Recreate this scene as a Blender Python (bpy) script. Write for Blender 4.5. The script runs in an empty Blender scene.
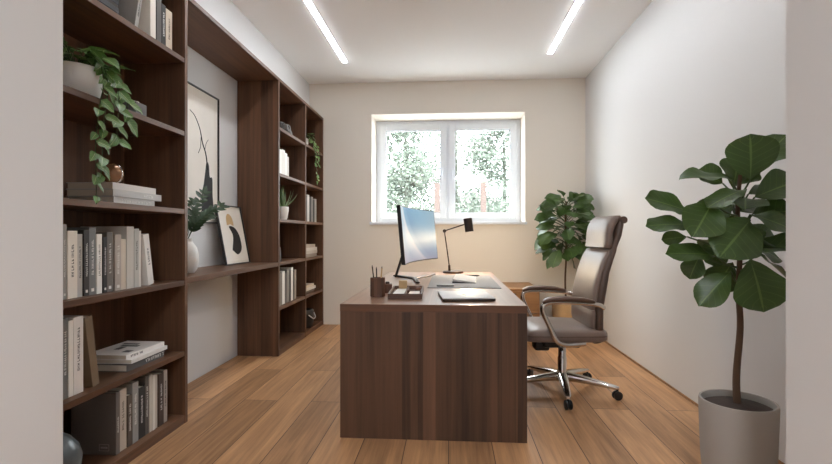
import bpy, bmesh, math, random
from mathutils import Vector, Matrix, Euler

# ------------------------------------------------------------------ camera, sky, exposure
SC = bpy.context.scene
COL = SC.collection
PI = math.pi
R = math.radians

cd = bpy.data.cameras.new('camera'); cam = bpy.data.objects.new('camera', cd); COL.objects.link(cam)
cd.sensor_width = 36.0; cd.lens = 36.0 * 480 / 832; cd.shift_y = 0.0024
cd.clip_start = 0.02
cam.location = (0, 0, 1.1); cam.rotation_euler = (R(90), 0, 0.0707)
SC.camera = cam

SKY_STRENGTH = 20.0
STRIP_STRENGTH = 39.0
HALL_FILL_STRENGTH = 148.0
w = bpy.data.worlds.new('world'); SC.world = w; w.use_nodes = True
bg = w.node_tree.nodes['Background']
bg.inputs['Color'].default_value = (0.90, 0.95, 1.0, 1); bg.inputs['Strength'].default_value = SKY_STRENGTH
# sampling portal in the window opening (guides the sky light, adds none)
pl = bpy.data.lights.new('window_portal', 'AREA'); pl.shape = 'RECTANGLE'; pl.size = 1.78; pl.size_y = 1.26
pl.cycles.is_portal = True
po = bpy.data.objects.new('window_portal', pl); COL.objects.link(po)
po.location = (-0.03, 6.26, 1.88); po.rotation_euler = (R(-90), 0, 0)

SC.view_settings.view_transform = 'Standard'
SC.view_settings.look = 'None'
SC.view_settings.exposure = 0.0
SC.view_settings.gamma = 1.0
SC.view_settings.use_curve_mapping = False
SC.cycles.use_denoising = True
SC.cycles.max_bounces = 10
SC.cycles.diffuse_bounces = 6
SC.cycles.transparent_max_bounces = 16
SC.cycles.sample_clamp_indirect = 6.0

rnd = random.Random(7)

# ------------------------------------------------------------------ helpers
def lin(c):
    return tuple(((v / 255) / 12.92 if v / 255 <= 0.04045 else ((v / 255 + 0.055) / 1.055) ** 2.4) for v in c) + (1,)

def new_mat(name):
    m = bpy.data.materials.new(name); m.use_nodes = True
    return m, m.node_tree.nodes, m.node_tree.links, m.node_tree.nodes['Principled BSDF']

def mat(name, rgb, rough=0.6, metal=0.0, var=0.06, scale=12.0, bump=0.0, bscale=80.0, spec=0.5):
    m, n, l, p = new_mat(name)
    c = lin(rgb)
    tc = n.new('ShaderNodeTexCoord'); no = n.new('ShaderNodeTexNoise'); no.inputs['Scale'].default_value = scale
    no.inputs['Detail'].default_value = 4
    l.new(tc.outputs['Object'], no.inputs['Vector'])
    mx = n.new('ShaderNodeMix'); mx.data_type = 'RGBA'
    mx.inputs[6].default_value = tuple(v * (1 - var) for v in c[:3]) + (1,)
    mx.inputs[7].default_value = tuple(min(1, v * (1 + var)) for v in c[:3]) + (1,)
    l.new(no.outputs['Fac'], mx.inputs[0]); l.new(mx.outputs[2], p.inputs['Base Color'])
    p.inputs['Roughness'].default_value = rough; p.inputs['Metallic'].default_value = metal
    p.inputs['Specular IOR Level'].default_value = spec
    if bump:
        b = n.new('ShaderNodeBump'); b.inputs['Strength'].default_value = bump; b.inputs['Distance'].default_value = 0.002
        n2 = n.new('ShaderNodeTexNoise'); n2.inputs['Scale'].default_value = bscale; n2.inputs['Detail'].default_value = 3
        l.new(tc.outputs['Object'], n2.inputs['Vector']); l.new(n2.outputs['Fac'], b.inputs['Height'])
        l.new(b.outputs['Normal'], p.inputs['Normal'])
    return m

def wood(name, dark, light, axis, rough=0.45, strip=11.0, strip_mix=0.4, fine=45.0, spec=0.4):
    """veneer with the grain along one axis"""
    m, n, l, p = new_mat(name)
    tc = n.new('ShaderNodeTexCoord'); oi = n.new('ShaderNodeObjectInfo')
    off = n.new('ShaderNodeVectorMath'); off.operation = 'SCALE'; off.inputs[0].default_value = (7.3, 5.1, 9.7)
    l.new(oi.outputs['Random'], off.inputs['Scale'])
    ad = n.new('ShaderNodeVectorMath'); ad.operation = 'ADD'
    l.new(tc.outputs['Object'], ad.inputs[0]); l.new(off.outputs[0], ad.inputs[1])
    def mp(along, cross):
        q = n.new('ShaderNodeMapping'); sc = [cross] * 3; sc[axis] = along
        q.inputs['Scale'].default_value = sc; l.new(ad.outputs[0], q.inputs['Vector']); return q
    n1 = n.new('ShaderNodeTexNoise'); n1.inputs['Scale'].default_value = 1; n1.inputs['Detail'].default_value = 6
    n1.inputs['Roughness'].default_value = 0.62; n1.inputs['Distortion'].default_value = 0.25
    l.new(mp(1.4, fine).outputs[0], n1.inputs['Vector'])
    n2 = n.new('ShaderNodeTexNoise'); n2.inputs['Scale'].default_value = 1; n2.inputs['Detail'].default_value = 3
    n2.inputs['Distortion'].default_value = 0.6
    l.new(mp(0.5, 9).outputs[0], n2.inputs['Vector'])
    vo = n.new('ShaderNodeTexVoronoi'); vo.inputs['Scale'].default_value = 1
    l.new(mp(0.0, strip).outputs[0], vo.inputs['Vector'])
    sx = n.new('ShaderNodeSeparateColor'); l.new(vo.outputs['Color'], sx.inputs[0])
    a = n.new('ShaderNodeMath'); a.operation = 'ADD'
    l.new(n1.outputs['Fac'], a.inputs[0]); l.new(n2.outputs['Fac'], a.inputs[1])
    h = n.new('ShaderNodeMath'); h.operation = 'MULTIPLY'; h.inputs[1].default_value = 0.5; l.new(a.outputs[0], h.inputs[0])
    mxs = n.new('ShaderNodeMix'); mxs.inputs[0].default_value = strip_mix
    l.new(h.outputs[0], mxs.inputs[2]); l.new(sx.outputs[0], mxs.inputs[3])
    cr = n.new('ShaderNodeValToRGB')
    cr.color_ramp.elements[0].position = 0.30; cr.color_ramp.elements[0].color = lin(dark)
    cr.color_ramp.elements[1].position = 0.72; cr.color_ramp.elements[1].color = lin(light)
    l.new(mxs.outputs[0], cr.inputs['Fac']); l.new(cr.outputs[0], p.inputs['Base Color'])
    p.inputs['Roughness'].default_value = rough; p.inputs['Specular IOR Level'].default_value = spec
    b = n.new('ShaderNodeBump'); b.inputs['Strength'].default_value = 0.08; b.inputs['Distance'].default_value = 0.001
    l.new(n1.outputs['Fac'], b.inputs['Height']); l.new(b.outputs['Normal'], p.inputs['Normal'])
    return m

def emit(name, rgb, s):
    m, n, l, p = new_mat(name)
    p.inputs['Base Color'].default_value = lin(rgb)
    p.inputs['Emission Color'].default_value = lin(rgb); p.inputs['Emission Strength'].default_value = s
    return m

def obj(name, bm, m=None, parent=None, smooth=None):
    me = bpy.data.meshes.new(name)
    bmesh.ops.recalc_face_normals(bm, faces=bm.faces[:])
    if smooth is not None:
        for f in bm.faces: f.smooth = True
        for e in bm.edges:
            if len(e.link_faces) == 2 and e.calc_face_angle(0) > R(smooth): e.smooth = False
    bm.to_mesh(me); bm.free()
    o = bpy.data.objects.new(name, me); COL.objects.link(o)
    for q in (m if isinstance(m, (list, tuple)) else [m]):
        if q: me.materials.append(q)
    if parent: o.parent = parent
    return o

def tag(o, label, cat, group=None, kind=None):
    o['label'] = label; o['category'] = cat
    if group: o['group'] = group
    if kind: o['kind'] = kind
    return o

def thing(name, label, cat, loc=(0, 0, 0), rot=(0, 0, 0), group=None):
    o = bpy.data.objects.new(name, None); COL.objects.link(o)
    o.empty_display_size = 0.05
    o.location = loc; o.rotation_euler = rot
    return tag(o, label, cat, group)

def struct(name, bm, m, parent=None, smooth=None):
    o = obj(name, bm, m, parent, smooth)
    o['kind'] = 'structure'
    return o

def B(): return bmesh.new()

def box(bm, x0, x1, y0, y1, z0, z1, bev=0.0, mx=None, seg=2, mi=0):
    vs = [bm.verts.new(v) for v in ((x0, y0, z0), (x1, y0, z0), (x1, y1, z0), (x0, y1, z0), (x0, y0, z1), (x1, y0, z1), (x1, y1, z1), (x0, y1, z1))]
    fs = [bm.faces.new([vs[i] for i in q]) for q in ((3, 2, 1, 0), (4, 5, 6, 7), (0, 1, 5, 4), (1, 2, 6, 5), (2, 3, 7, 6), (3, 0, 4, 7))]
    for f in fs: f.material_index = mi
    if bev:
        es = list({e for f in fs for e in f.edges})
        r = bmesh.ops.bevel(bm, geom=es, offset=bev, segments=seg, affect='EDGES', profile=0.5)
        vs = list({v for f in r['faces'] for v in f.verts} | {v for v in vs if v.is_valid})
        for f in r['faces']: f.material_index = mi
    if mx is not None:
        for v in vs: v.co = mx @ v.co
    return bm

def bx(*a, **k): return box(B(), *a, **k)

def lathe(bm, prof, n=32, c=(0, 0, 0), mx=None, cap0=True, cap1=True, mi=0):
    rings = []
    for r, z in prof:
        ring = []
        for i in range(n):
            a = 2 * PI * i / n
            v = Vector((r * math.cos(a), r * math.sin(a), z))
            if mx is not None: v = mx @ v
            ring.append(bm.verts.new(v + Vector(c)))
        rings.append(ring)
    for a, b in zip(rings, rings[1:]):
        for i in range(n):
            f = bm.faces.new((a[i], a[(i + 1) % n], b[(i + 1) % n], b[i])); f.material_index = mi
    if cap0: bm.faces.new(rings[0][::-1]).material_index = mi
    if cap1: bm.faces.new(rings[-1]).material_index = mi
    return bm

def tube(bm, pts, r, n=10, flat=1.0, caps=True):
    """r: number or list; flat <1 squashes the section across its side axis"""
    pts = [Vector(p) for p in pts]; rs = r if isinstance(r, (list, tuple)) else [r] * len(pts)
    rings = []; up = None
    for i, p in enumerate(pts):
        t = (pts[min(i + 1, len(pts) - 1)] - pts[max(i - 1, 0)]).normalized()
        if up is None:
            up = Vector((0, 0, 1)) if abs(t.z) < 0.9 else Vector((1, 0, 0))
        s = t.cross(up).normalized(); up = s.cross(t).normalized()
        rings.append([bm.verts.new(p + (s * math.cos(2 * PI * k / n) + up * math.sin(2 * PI * k / n) * flat) * rs[i]) for k in range(n)])
    for a, b in zip(rings, rings[1:]):
        for i in range(n): bm.faces.new((a[i], a[(i + 1) % n], b[(i + 1) % n], b[i]))
    if caps:
        bm.faces.new(rings[0][::-1]); bm.faces.new(rings[-1])
    return bm

def curve(pts, n=8):
    """Catmull-Rom through the points"""
    P = [Vector(p) for p in pts]; P = [P[0] * 2 - P[1]] + P + [P[-1] * 2 - P[-2]]
    out = []
    for i in range(1, len(P) - 2):
        a, b, c, d = P[i - 1:i + 3]
        for k in range(n):
            t = k / n
            out.append(0.5 * ((2 * b) + (c - a) * t + (2 * a - 5 * b + 4 * c - d) * t * t + (3 * b - a - 3 * c + d) * t ** 3))
    out.append(P[-2]); return out

def loft(bm, rows, n=28, e=4.0):
    """rows: (centre, axis u half-vector, axis v half-vector): superellipse sections"""
    rings = []
    for c, u, v in rows:
        c, u, v = Vector(c), Vector(u), Vector(v); ring = []
        for k in range(n):
            a = 2 * PI * k / n; ca, sa = math.cos(a), math.sin(a)
            ring.append(bm.verts.new(c + u * (abs(ca) ** (2 / e) * (1 if ca >= 0 else -1)) + v * (abs(sa) ** (2 / e) * (1 if sa >= 0 else -1))))
        rings.append(ring)
    for a, b in zip(rings, rings[1:]):
        for i in range(n): bm.faces.new((a[i], a[(i + 1) % n], b[(i + 1) % n], b[i]))
    bm.faces.new(rings[0][::-1]); bm.faces.new(rings[-1])
    return bm

def prism(bm, pts, y0, y1, axis=1):
    """outline of (a, b) pairs extruded along one axis"""
    def P(a, b, t): return {0: (t, a, b), 1: (a, t, b), 2: (a, b, t)}[axis]
    f = [bm.verts.new(P(a, b, y0)) for a, b in pts]; g = [bm.verts.new(P(a, b, y1)) for a, b in pts]
    k = len(pts)
    for i in range(k): bm.faces.new((f[i], f[(i + 1) % k], g[(i + 1) % k], g[i]))
    bm.faces.new(f[::-1]); bm.faces.new(g)
    return bm

def leaf(bm, base, tip, width, normal, droop=0.1, cup=0.12, shape='fig', nu=8, nv=4, wave=0.03, ph=0.0):
    uv = bm.loops.layers.uv.verify()
    base, tip = Vector(base), Vector(tip); ax = tip - base; L = ax.length; ax.normalize()
    nn = Vector(normal); nn = (nn - ax * nn.dot(ax))
    if nn.length < 1e-4: nn = ax.orthogonal()
    nn.normalize(); sd = ax.cross(nn)
    g = []
    for i in range(nu + 1):
        t = i / nu
        if shape == 'fig': wv = (math.sin(PI * t ** 1.25) ** 0.62) * (0.72 + 0.42 * t) if 0 < t < 1 else 0.0
        elif shape == 'heart': wv = (t ** 0.35) * (1 - t) ** 0.75 * 1.75 if 0 < t < 1 else 0.0
        else: wv = math.sin(PI * t ** 0.85) ** 0.9 if 0 < t < 1 else 0.0
        wv = max(wv, 0.02)
        row = []
        for j in range(nv + 1):
            s = j / nv * 2 - 1
            off = nn * (droop * L * (-(t * t) + t * 0.0) + cup * width * abs(s) * wv + wave * L * math.sin(t * 11 + ph + (2 if s > 0 else 0)) * s * s)
            row.append((bm.verts.new(base + ax * (L * t) + sd * (s * wv * width / 2) + off), (j / nv, t)))
        g.append(row)
    for i in range(nu):
        for j in range(nv):
            q = (g[i][j], g[i][j + 1], g[i + 1][j + 1], g[i + 1][j])
            f = bm.faces.new([a[0] for a in q]); f.smooth = True
            for lp, a in zip(f.loops, q): lp[uv].uv = a[1]

def foliage(name, bm, m, parent):
    me = bpy.data.meshes.new(name); bm.to_mesh(me); bm.free(); me.materials.append(m)
    o = bpy.data.objects.new(name, me); COL.objects.link(o); o.parent = parent
    return o

def leaf_mat(name, rgb, vein, rough=0.38, var=0.35, trans=0.15):
    m, n, l, p = new_mat(name)
    uvn = n.new('ShaderNodeUVMap'); sp = n.new('ShaderNodeSeparateXYZ'); l.new(uvn.outputs[0], sp.inputs[0])
    a = n.new('ShaderNodeMath'); a.operation = 'SUBTRACT'; a.inputs[1].default_value = 0.5; l.new(sp.outputs[0], a.inputs[0])
    ab = n.new('ShaderNodeMath'); ab.operation = 'ABSOLUTE'; l.new(a.outputs[0], ab.inputs[0])
    mid = n.new('ShaderNodeMath'); mid.operation = 'LESS_THAN'; mid.inputs[1].default_value = 0.022; l.new(ab.outputs[0], mid.inputs[0])
    # side veins
    k = n.new('ShaderNodeMath'); k.operation = 'MULTIPLY_ADD'; k.inputs[1].default_value = -0.55; l.new(ab.outputs[0], k.inputs[0]); l.new(sp.outputs[1], k.inputs[2])
    k2 = n.new('ShaderNodeMath'); k2.operation = 'MULTIPLY'; k2.inputs[1].default_value = 7.0; l.new(k.outputs[0], k2.inputs[0])
    fr = n.new('ShaderNodeMath'); fr.operation = 'FRACT'; l.new(k2.outputs[0], fr.inputs[0])
    lt = n.new('ShaderNodeMath'); lt.operation = 'LESS_THAN'; lt.inputs[1].default_value = 0.09; l.new(fr.outputs[0], lt.inputs[0])
    hf = n.new('ShaderNodeMath'); hf.operation = 'MULTIPLY'; hf.inputs[1].default_value = 0.45; l.new(lt.outputs[0], hf.inputs[0])
    mxv = n.new('ShaderNodeMath'); mxv.operation = 'MAXIMUM'; l.new(mid.outputs[0], mxv.inputs[0]); l.new(hf.outputs[0], mxv.inputs[1])
    tc = n.new('ShaderNodeTexCoord'); no = n.new('ShaderNodeTexNoise'); no.inputs['Scale'].default_value = 6; l.new(tc.outputs['Object'], no.inputs['Vector'])
    c = lin(rgb)
    m1 = n.new('ShaderNodeMix'); m1.data_type = 'RGBA'
    m1.inputs[6].default_value = tuple(v * (1 - var) for v in c[:3]) + (1,); m1.inputs[7].default_value = tuple(min(1, v * (1 + var)) for v in c[:3]) + (1,)
    l.new(no.outputs['Fac'], m1.inputs[0])
    m2 = n.new('ShaderNodeMix'); m2.data_type = 'RGBA'; m2.inputs[7].default_value = lin(vein)
    l.new(mxv.outputs[0], m2.inputs[0]); l.new(m1.outputs[2], m2.inputs[6]); l.new(m2.outputs[2], p.inputs['Base Color'])
    p.inputs['Roughness'].default_value = rough
    tr = n.new('ShaderNodeBsdfTranslucent'); l.new(m2.outputs[2], tr.inputs['Color'])
    ms = n.new('ShaderNodeMixShader'); ms.inputs[0].default_value = trans
    l.new(p.outputs[0], ms.inputs[1]); l.new(tr.outputs[0], ms.inputs[2])
    l.new(ms.outputs[0], n['Material Output'].inputs['Surface'])
    return m

# ------------------------------------------------------------------ materials
M = {}
M['wall'] = mat('wall_paint', (216, 215, 214), 0.9, var=0.012, scale=1.5, bump=0.05, bscale=220, spec=0.2)
M['wallback'] = mat('wall_paint_back', (230, 223, 213), 0.9, var=0.012, scale=1.5, bump=0.05, bscale=220, spec=0.2)
M['ceil'] = mat('ceiling_paint', (249, 249, 249), 0.92, var=0.01, scale=1.5, spec=0.2)
WD, WL = (63, 42, 29), (122, 85, 60)
M['wx'] = wood('walnut_along_x', WD, WL, 0, strip_mix=0.1)
M['wy'] = wood('walnut_along_y', WD, WL, 1, strip_mix=0.1)
M['wz'] = wood('walnut_along_z', WD, WL, 2, strip_mix=0.16)
M['deskz'] = wood('desk_veneer', (50, 34, 24), (112, 80, 60), 2, strip=14, strip_mix=0.3)
M['edge'] = wood('desk_edge_veneer', (58, 37, 26), (112, 76, 54), 0, strip_mix=0.1)
M['desktop'] = wood('desk_top_glare_veneer', (112, 80, 60), (168, 130, 104), 1, rough=0.3, strip=10, strip_mix=0.2, spec=0.9)  # base tone lightened to paint in window glare on the top
M['oakx'] = wood('oak_along_x', (128, 90, 56), (168, 124, 82), 0, strip_mix=0.2)
M['boxwood'] = wood('small_walnut', (70, 44, 32), (120, 82, 60), 2, strip=40, strip_mix=0.2, fine=120)
M['trayw'] = wood('tray_wood', (74, 52, 42), (118, 86, 68), 0, strip=40, strip_mix=0.2, fine=120)
M['pvc'] = mat('white_window_frame', (228, 234, 243), 0.35, var=0.01)
M['white'] = mat('white_glaze', (226, 222, 216), 0.3, var=0.02)
M['black'] = mat('black_plastic', (26, 26, 28), 0.4, var=0.1)
M['darkmetal'] = mat('dark_bronze_metal', (62, 50, 42), 0.38, 0.7, var=0.06)
M['chrome'] = mat('polished_chrome', (210, 206, 202), 0.12, 1.0, var=0.02)
M['silver'] = mat('silver_aluminium', (196, 193, 193), 0.5, 0.12, var=0.02)
M['leather'] = mat('taupe_leather', (122, 104, 94), 0.42, var=0.08, scale=9, bump=0.25, bscale=160)
M['leather_dark'] = mat('brown_leather', (86, 66, 55), 0.42, var=0.1, scale=9, bump=0.25, bscale=160)
M['armwood'] = mat('brown_arm_pad', (92, 66, 52), 0.4, var=0.12, scale=14)
M['soil'] = mat('dark_soil', (52, 38, 30), 0.95, var=0.5, scale=60, bump=1.0, bscale=60)
M['potgrey'] = mat('grey_concrete_pot', (158, 151, 144), 0.85, var=0.05, scale=9, bump=0.12, bscale=90)
M['trunk'] = mat('brown_bark', (84, 62, 46), 0.9, var=0.25, scale=40, bump=0.6, bscale=70)
M['stemgreen'] = mat('green_stem', (62, 78, 40), 0.6, var=0.15, scale=30)
M['fig'] = leaf_mat('fig_leaf', (58, 80, 32), (92, 114, 56), 0.4)
M['figback'] = leaf_mat('young_fig_leaf', (60, 84, 34), (88, 116, 60), 0.4)
M['pothos'] = leaf_mat('pothos_leaf', (84, 120, 56), (168, 182, 120), 0.36)
M['zz'] = leaf_mat('dark_leaflet', (44, 66, 38), (76, 98, 60), 0.34)
M['fern'] = leaf_mat('light_green_leaf', (96, 124, 72), (140, 160, 100), 0.5)
M['paper'] = mat('book_pages', (214, 204, 188), 0.9, var=0.06, scale=140)
M['ink'] = mat('lettering_ink', (40, 38, 36), 0.7, var=0.02)
M['inkw'] = mat('lettering_white', (225, 222, 216), 0.7, var=0.02)
M['frameblack'] = mat('thin_black_frame', (34, 32, 31), 0.45, var=0.05)
M['bowl'] = mat('bright_white_bowl', (240, 238, 234), 0.35, var=0.01)
M['paperw'] = mat('notebook_paper', (196, 193, 190), 0.9, var=0.02)
M['mount'] = mat('cream_mount_board', (224, 216, 204), 0.9, var=0.02, scale=5)
M['print'] = mat('warm_beige_print', (230, 223, 213), 0.85, var=0.1, scale=4)
M['inkblob'] = mat('black_ink', (32, 30, 29), 0.75, var=0.2, scale=20)
M['tan'] = mat('tan_paint', (196, 164, 120), 0.8, var=0.12, scale=20)
M['felt'] = mat('grey_felt_mat', (140, 138, 138), 0.85, var=0.05, scale=60, bump=0.2, bscale=300)
M['amber'] = mat('bronze_glass', (150, 112, 82), 0.14, 0.35, var=0.15, scale=18)
M['blueglaze'] = mat('grey_blue_glaze', (88, 94, 96), 0.3, var=0.08, scale=6)
M['stone'] = mat('grey_stone', (104, 102, 100), 0.8, var=0.15, scale=30)
M['basket'] = mat('dark_charcoal_weave', (58, 52, 48), 0.85, var=0.2, scale=60)
M['strip'] = emit('light_diffuser', (244, 249, 255), STRIP_STRENGTH)
M['hallfill'] = emit('hall_fill_glow', (238, 247, 255), HALL_FILL_STRENGTH)
M['bulb'] = emit('warm_bulb', (255, 214, 160), 20.0)

def floor_mat():
    m, n, l, p = new_mat('oak_planks')
    tc = n.new('ShaderNodeTexCoord'); sp = n.new('ShaderNodeSeparateXYZ'); l.new(tc.outputs['Object'], sp.inputs[0])
    cb = n.new('ShaderNodeCombineXYZ'); l.new(sp.outputs[1], cb.inputs[0])
    sh = n.new('ShaderNodeMath'); sh.operation = 'ADD'; sh.inputs[1].default_value = 0.012 + 2.25; l.new(sp.outputs[0], sh.inputs[0]); l.new(sh.outputs[0], cb.inputs[1])
    br = n.new('ShaderNodeTexBrick'); br.offset = 0.37; br.offset_frequency = 2
    br.inputs['Scale'].default_value = 1.0; br.inputs['Brick Width'].default_value = 1.9; br.inputs['Row Height'].default_value = 0.2255
    br.inputs['Mortar Size'].default_value = 0.0022; br.inputs['Mortar Smooth'].default_value = 0.1; br.inputs['Bias'].default_value = 0.0
    br.inputs['Color1'].default_value = (0, 0, 0, 1); br.inputs['Color2'].default_value = (1, 1, 1, 1); br.inputs['Mortar'].default_value = (0.5, 0.5, 0.5, 1)
    l.new(cb.outputs[0], br.inputs['Vector'])
    sc = n.new('ShaderNodeSeparateColor'); l.new(br.outputs['Color'], sc.inputs[0])
    # per plank shift of the grain
    of = n.new('ShaderNodeVectorMath'); of.operation = 'SCALE'; of.inputs[0].default_value = (3.1, 11.7, 0); l.new(sc.outputs[0], of.inputs['Scale'])
    ad = n.new('ShaderNodeVectorMath'); ad.operation = 'ADD'; l.new(tc.outputs['Object'], ad.inputs[0]); l.new(of.outputs[0], ad.inputs[1])
    def noise(s, d, dist):
        mp = n.new('ShaderNodeMapping'); mp.inputs['Scale'].default_value = s; l.new(ad.outputs[0], mp.inputs['Vector'])
        q = n.new('ShaderNodeTexNoise'); q.inputs['Scale'].default_value = 1; q.inputs['Detail'].default_value = d; q.inputs['Distortion'].default_value = dist
        q.inputs['Roughness'].default_value = 0.6
        l.new(mp.outputs[0], q.inputs['Vector']); return q
    g1 = noise((55, 1.6, 1), 6, 0.3); g2 = noise((9, 0.9, 1), 4, 1.2)
    a = n.new('ShaderNodeMath'); a.operation = 'MULTIPLY_ADD'; a.inputs[1].default_value = 0.4; l.new(g1.outputs['Fac'], a.inputs[0])
    b = n.new('ShaderNodeMath'); b.operation = 'MULTIPLY'; b.inputs[1].default_value = 0.42; l.new(g2.outputs['Fac'], b.inputs[0]); l.new(b.outputs[0], a.inputs[2])
    c = n.new('ShaderNodeMath'); c.operation = 'MULTIPLY_ADD'; c.inputs[1].default_value = 0.2; l.new(sc.outputs[0], c.inputs[0]); l.new(a.outputs[0], c.inputs[2])
    cr = n.new('ShaderNodeValToRGB')
    cr.color_ramp.elements[0].position = 0.28; cr.color_ramp.elements[0].color = lin((116, 80, 52))
    cr.color_ramp.elements[1].position = 0.72; cr.color_ramp.elements[1].color = lin((216, 165, 118))
    l.new(c.outputs[0], cr.inputs['Fac'])
    mx = n.new('ShaderNodeMix'); mx.data_type = 'RGBA'; mx.inputs[7].default_value = lin((66, 46, 32))
    l.new(br.outputs['Fac'], mx.inputs[0]); l.new(cr.outputs[0], mx.inputs[6]); l.new(mx.outputs[2], p.inputs['Base Color'])
    p.inputs['Roughness'].default_value = 0.42; p.inputs['Specular IOR Level'].default_value = 0.4
    bp = n.new('ShaderNodeBump'); bp.inputs['Strength'].default_value = 0.25; bp.inputs['Distance'].default_value = 0.0015
    iv = n.new('ShaderNodeMath'); iv.operation = 'MULTIPLY_ADD'; iv.inputs[1].default_value = -2.0; l.new(br.outputs['Fac'], iv.inputs[0]); l.new(g1.outputs['Fac'], iv.inputs[2])
    l.new(iv.outputs[0], bp.inputs['Height']); l.new(bp.outputs['Normal'], p.inputs['Normal'])
    return m
M['floor'] = floor_mat()

def glass_mat():
    m, n, l, p = new_mat('window_glass')
    t = n.new('ShaderNodeBsdfTransparent'); t.inputs[0].default_value = (0.96, 0.98, 0.98, 1)
    g = n.new('ShaderNodeBsdfGlossy'); g.inputs['Roughness'].default_value = 0.02
    ms = n.new('ShaderNodeMixShader'); ms.inputs[0].default_value = 0.06
    l.new(t.outputs[0], ms.inputs[1]); l.new(g.outputs[0], ms.inputs[2]); l.new(ms.outputs[0], n['Material Output'].inputs['Surface'])
    return m
M['glass'] = glass_mat()

def screen_mat():
    m, n, l, p = new_mat('screen_picture')
    uvn = n.new('ShaderNodeUVMap'); sp = n.new('ShaderNodeSeparateXYZ'); l.new(uvn.outputs[0], sp.inputs[0])
    def mth(op, a, b):
        q = n.new('ShaderNodeMath'); q.operation = op
        for i_, v in enumerate((a, b)):
            if isinstance(v, (int, float)): q.inputs[i_].default_value = v
            else: l.new(v, q.inputs[i_])
        return q.outputs[0]
    inv = mth('SUBTRACT', 1.0, sp.outputs[1])
    cu = mth('ADD', mth('MULTIPLY', mth('POWER', inv, 1.6), 0.62), 0.10)
    d = mth('ADD', mth('MULTIPLY', mth('SUBTRACT', sp.outputs[0], cu), 0.5), 0.5)
    cr = n.new('ShaderNodeValToRGB'); E = cr.color_ramp.elements
    E[0].position = 0.12; E[0].color = lin((176, 188, 214)); E[1].position = 1.0; E[1].color = lin((196, 222, 236))
    for ps, cc in ((0.36, (156, 194, 222)), (0.46, (206, 226, 240)), (0.50, (232, 240, 246)), (0.53, (128, 180, 214)), (0.60, (96, 158, 200)), (0.78, (150, 198, 226))):
        q = E.new(ps); q.color = lin(cc)
    l.new(d, cr.inputs['Fac'])
    low = mth('MULTIPLY', mth('POWER', inv, 3.0), 0.7)
    mx = n.new('ShaderNodeMix'); mx.data_type = 'RGBA'; mx.inputs[7].default_value = lin((196, 184, 200)); l.new(low, mx.inputs[0]); l.new(cr.outputs[0], mx.inputs[6])
    p.inputs['Base Color'].default_value = (0.01, 0.01, 0.01, 1); p.inputs['Roughness'].default_value = 0.5; p.inputs['Specular IOR Level'].default_value = 0.12
    l.new(mx.outputs[2], p.inputs['Emission Color']); p.inputs['Emission Strength'].default_value = 0.68
    return m
M['screen'] = screen_mat()

# ------------------------------------------------------------------ the room
XL, XR, YB, YF, ZC = -1.92, 1.583, 5.75, 1.40, 2.93
ZB = 2.51                                   # top of the built-in shelving
struct('floor', bx(-2.4, 2.2, -3.2, 6.35, -0.12, 0.0), M['floor'])
struct('ceiling', bx(-2.2, 1.9, YF, 6.35, ZC, ZC + 0.12), M['ceil'])
struct('wall_left', bx(XL - 0.2, XL, YF - 0.2, 6.35, 0, ZC), M['wall'])
struct('wall_left_upper', bx(XL, -1.712, YF, YB, ZB, ZC), M['wall'])
struct('wall_right', bx(XR, XR + 0.2, YF - 0.2, 6.35, 0, ZC), M['wall'])
WX0, WX1, WZ0, WZ1 = -0.945, 0.885, 1.245, 2.545
bm = B()
box(bm, XL - 0.2, WX0, YB, 6.35, 0, ZC); box(bm, WX1, XR + 0.2, YB, 6.35, 0, ZC)
box(bm, WX0, WX1, YB, 6.35, 0, WZ0); box(bm, WX0, WX1, YB, 6.35, WZ1, ZC)
struct('wall_back', bm, M['wallback'])
bm = B()
box(bm, -2.4, -1.191, 1.14, YF, 0, ZC + .12); box(bm, 0.929, 2.2, 1.14, YF, 0, ZC + .12)
box(bm, -1.191, 0.929, 1.14, YF, 2.72, ZC + .12)
struct('wall_front', bm, M['wall'])
# the hallway the picture is taken from
struct('wall_hall_left', bx(-1.9, -1.75, -3.0, 1.14, 0, 2.72), M['wall'])
struct('wall_hall_right', bx(1.75, 1.9, -3.0, 1.14, 0, 2.72), M['wall'])
struct('wall_hall_back', bx(-1.9, 1.9, -3.15, -3.0, 0, 2.72), M['wall'])
struct('ceiling_hall', bx(-1.9, 1.9, -3.15, 1.14, 2.72, 2.84), M['ceil'])
# low skirting strip along the right and back walls
struct('baseboard_right', bx(XR - 0.008, XR, YF, YB - 0.004, 0, 0.012), M['oakx'])

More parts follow.
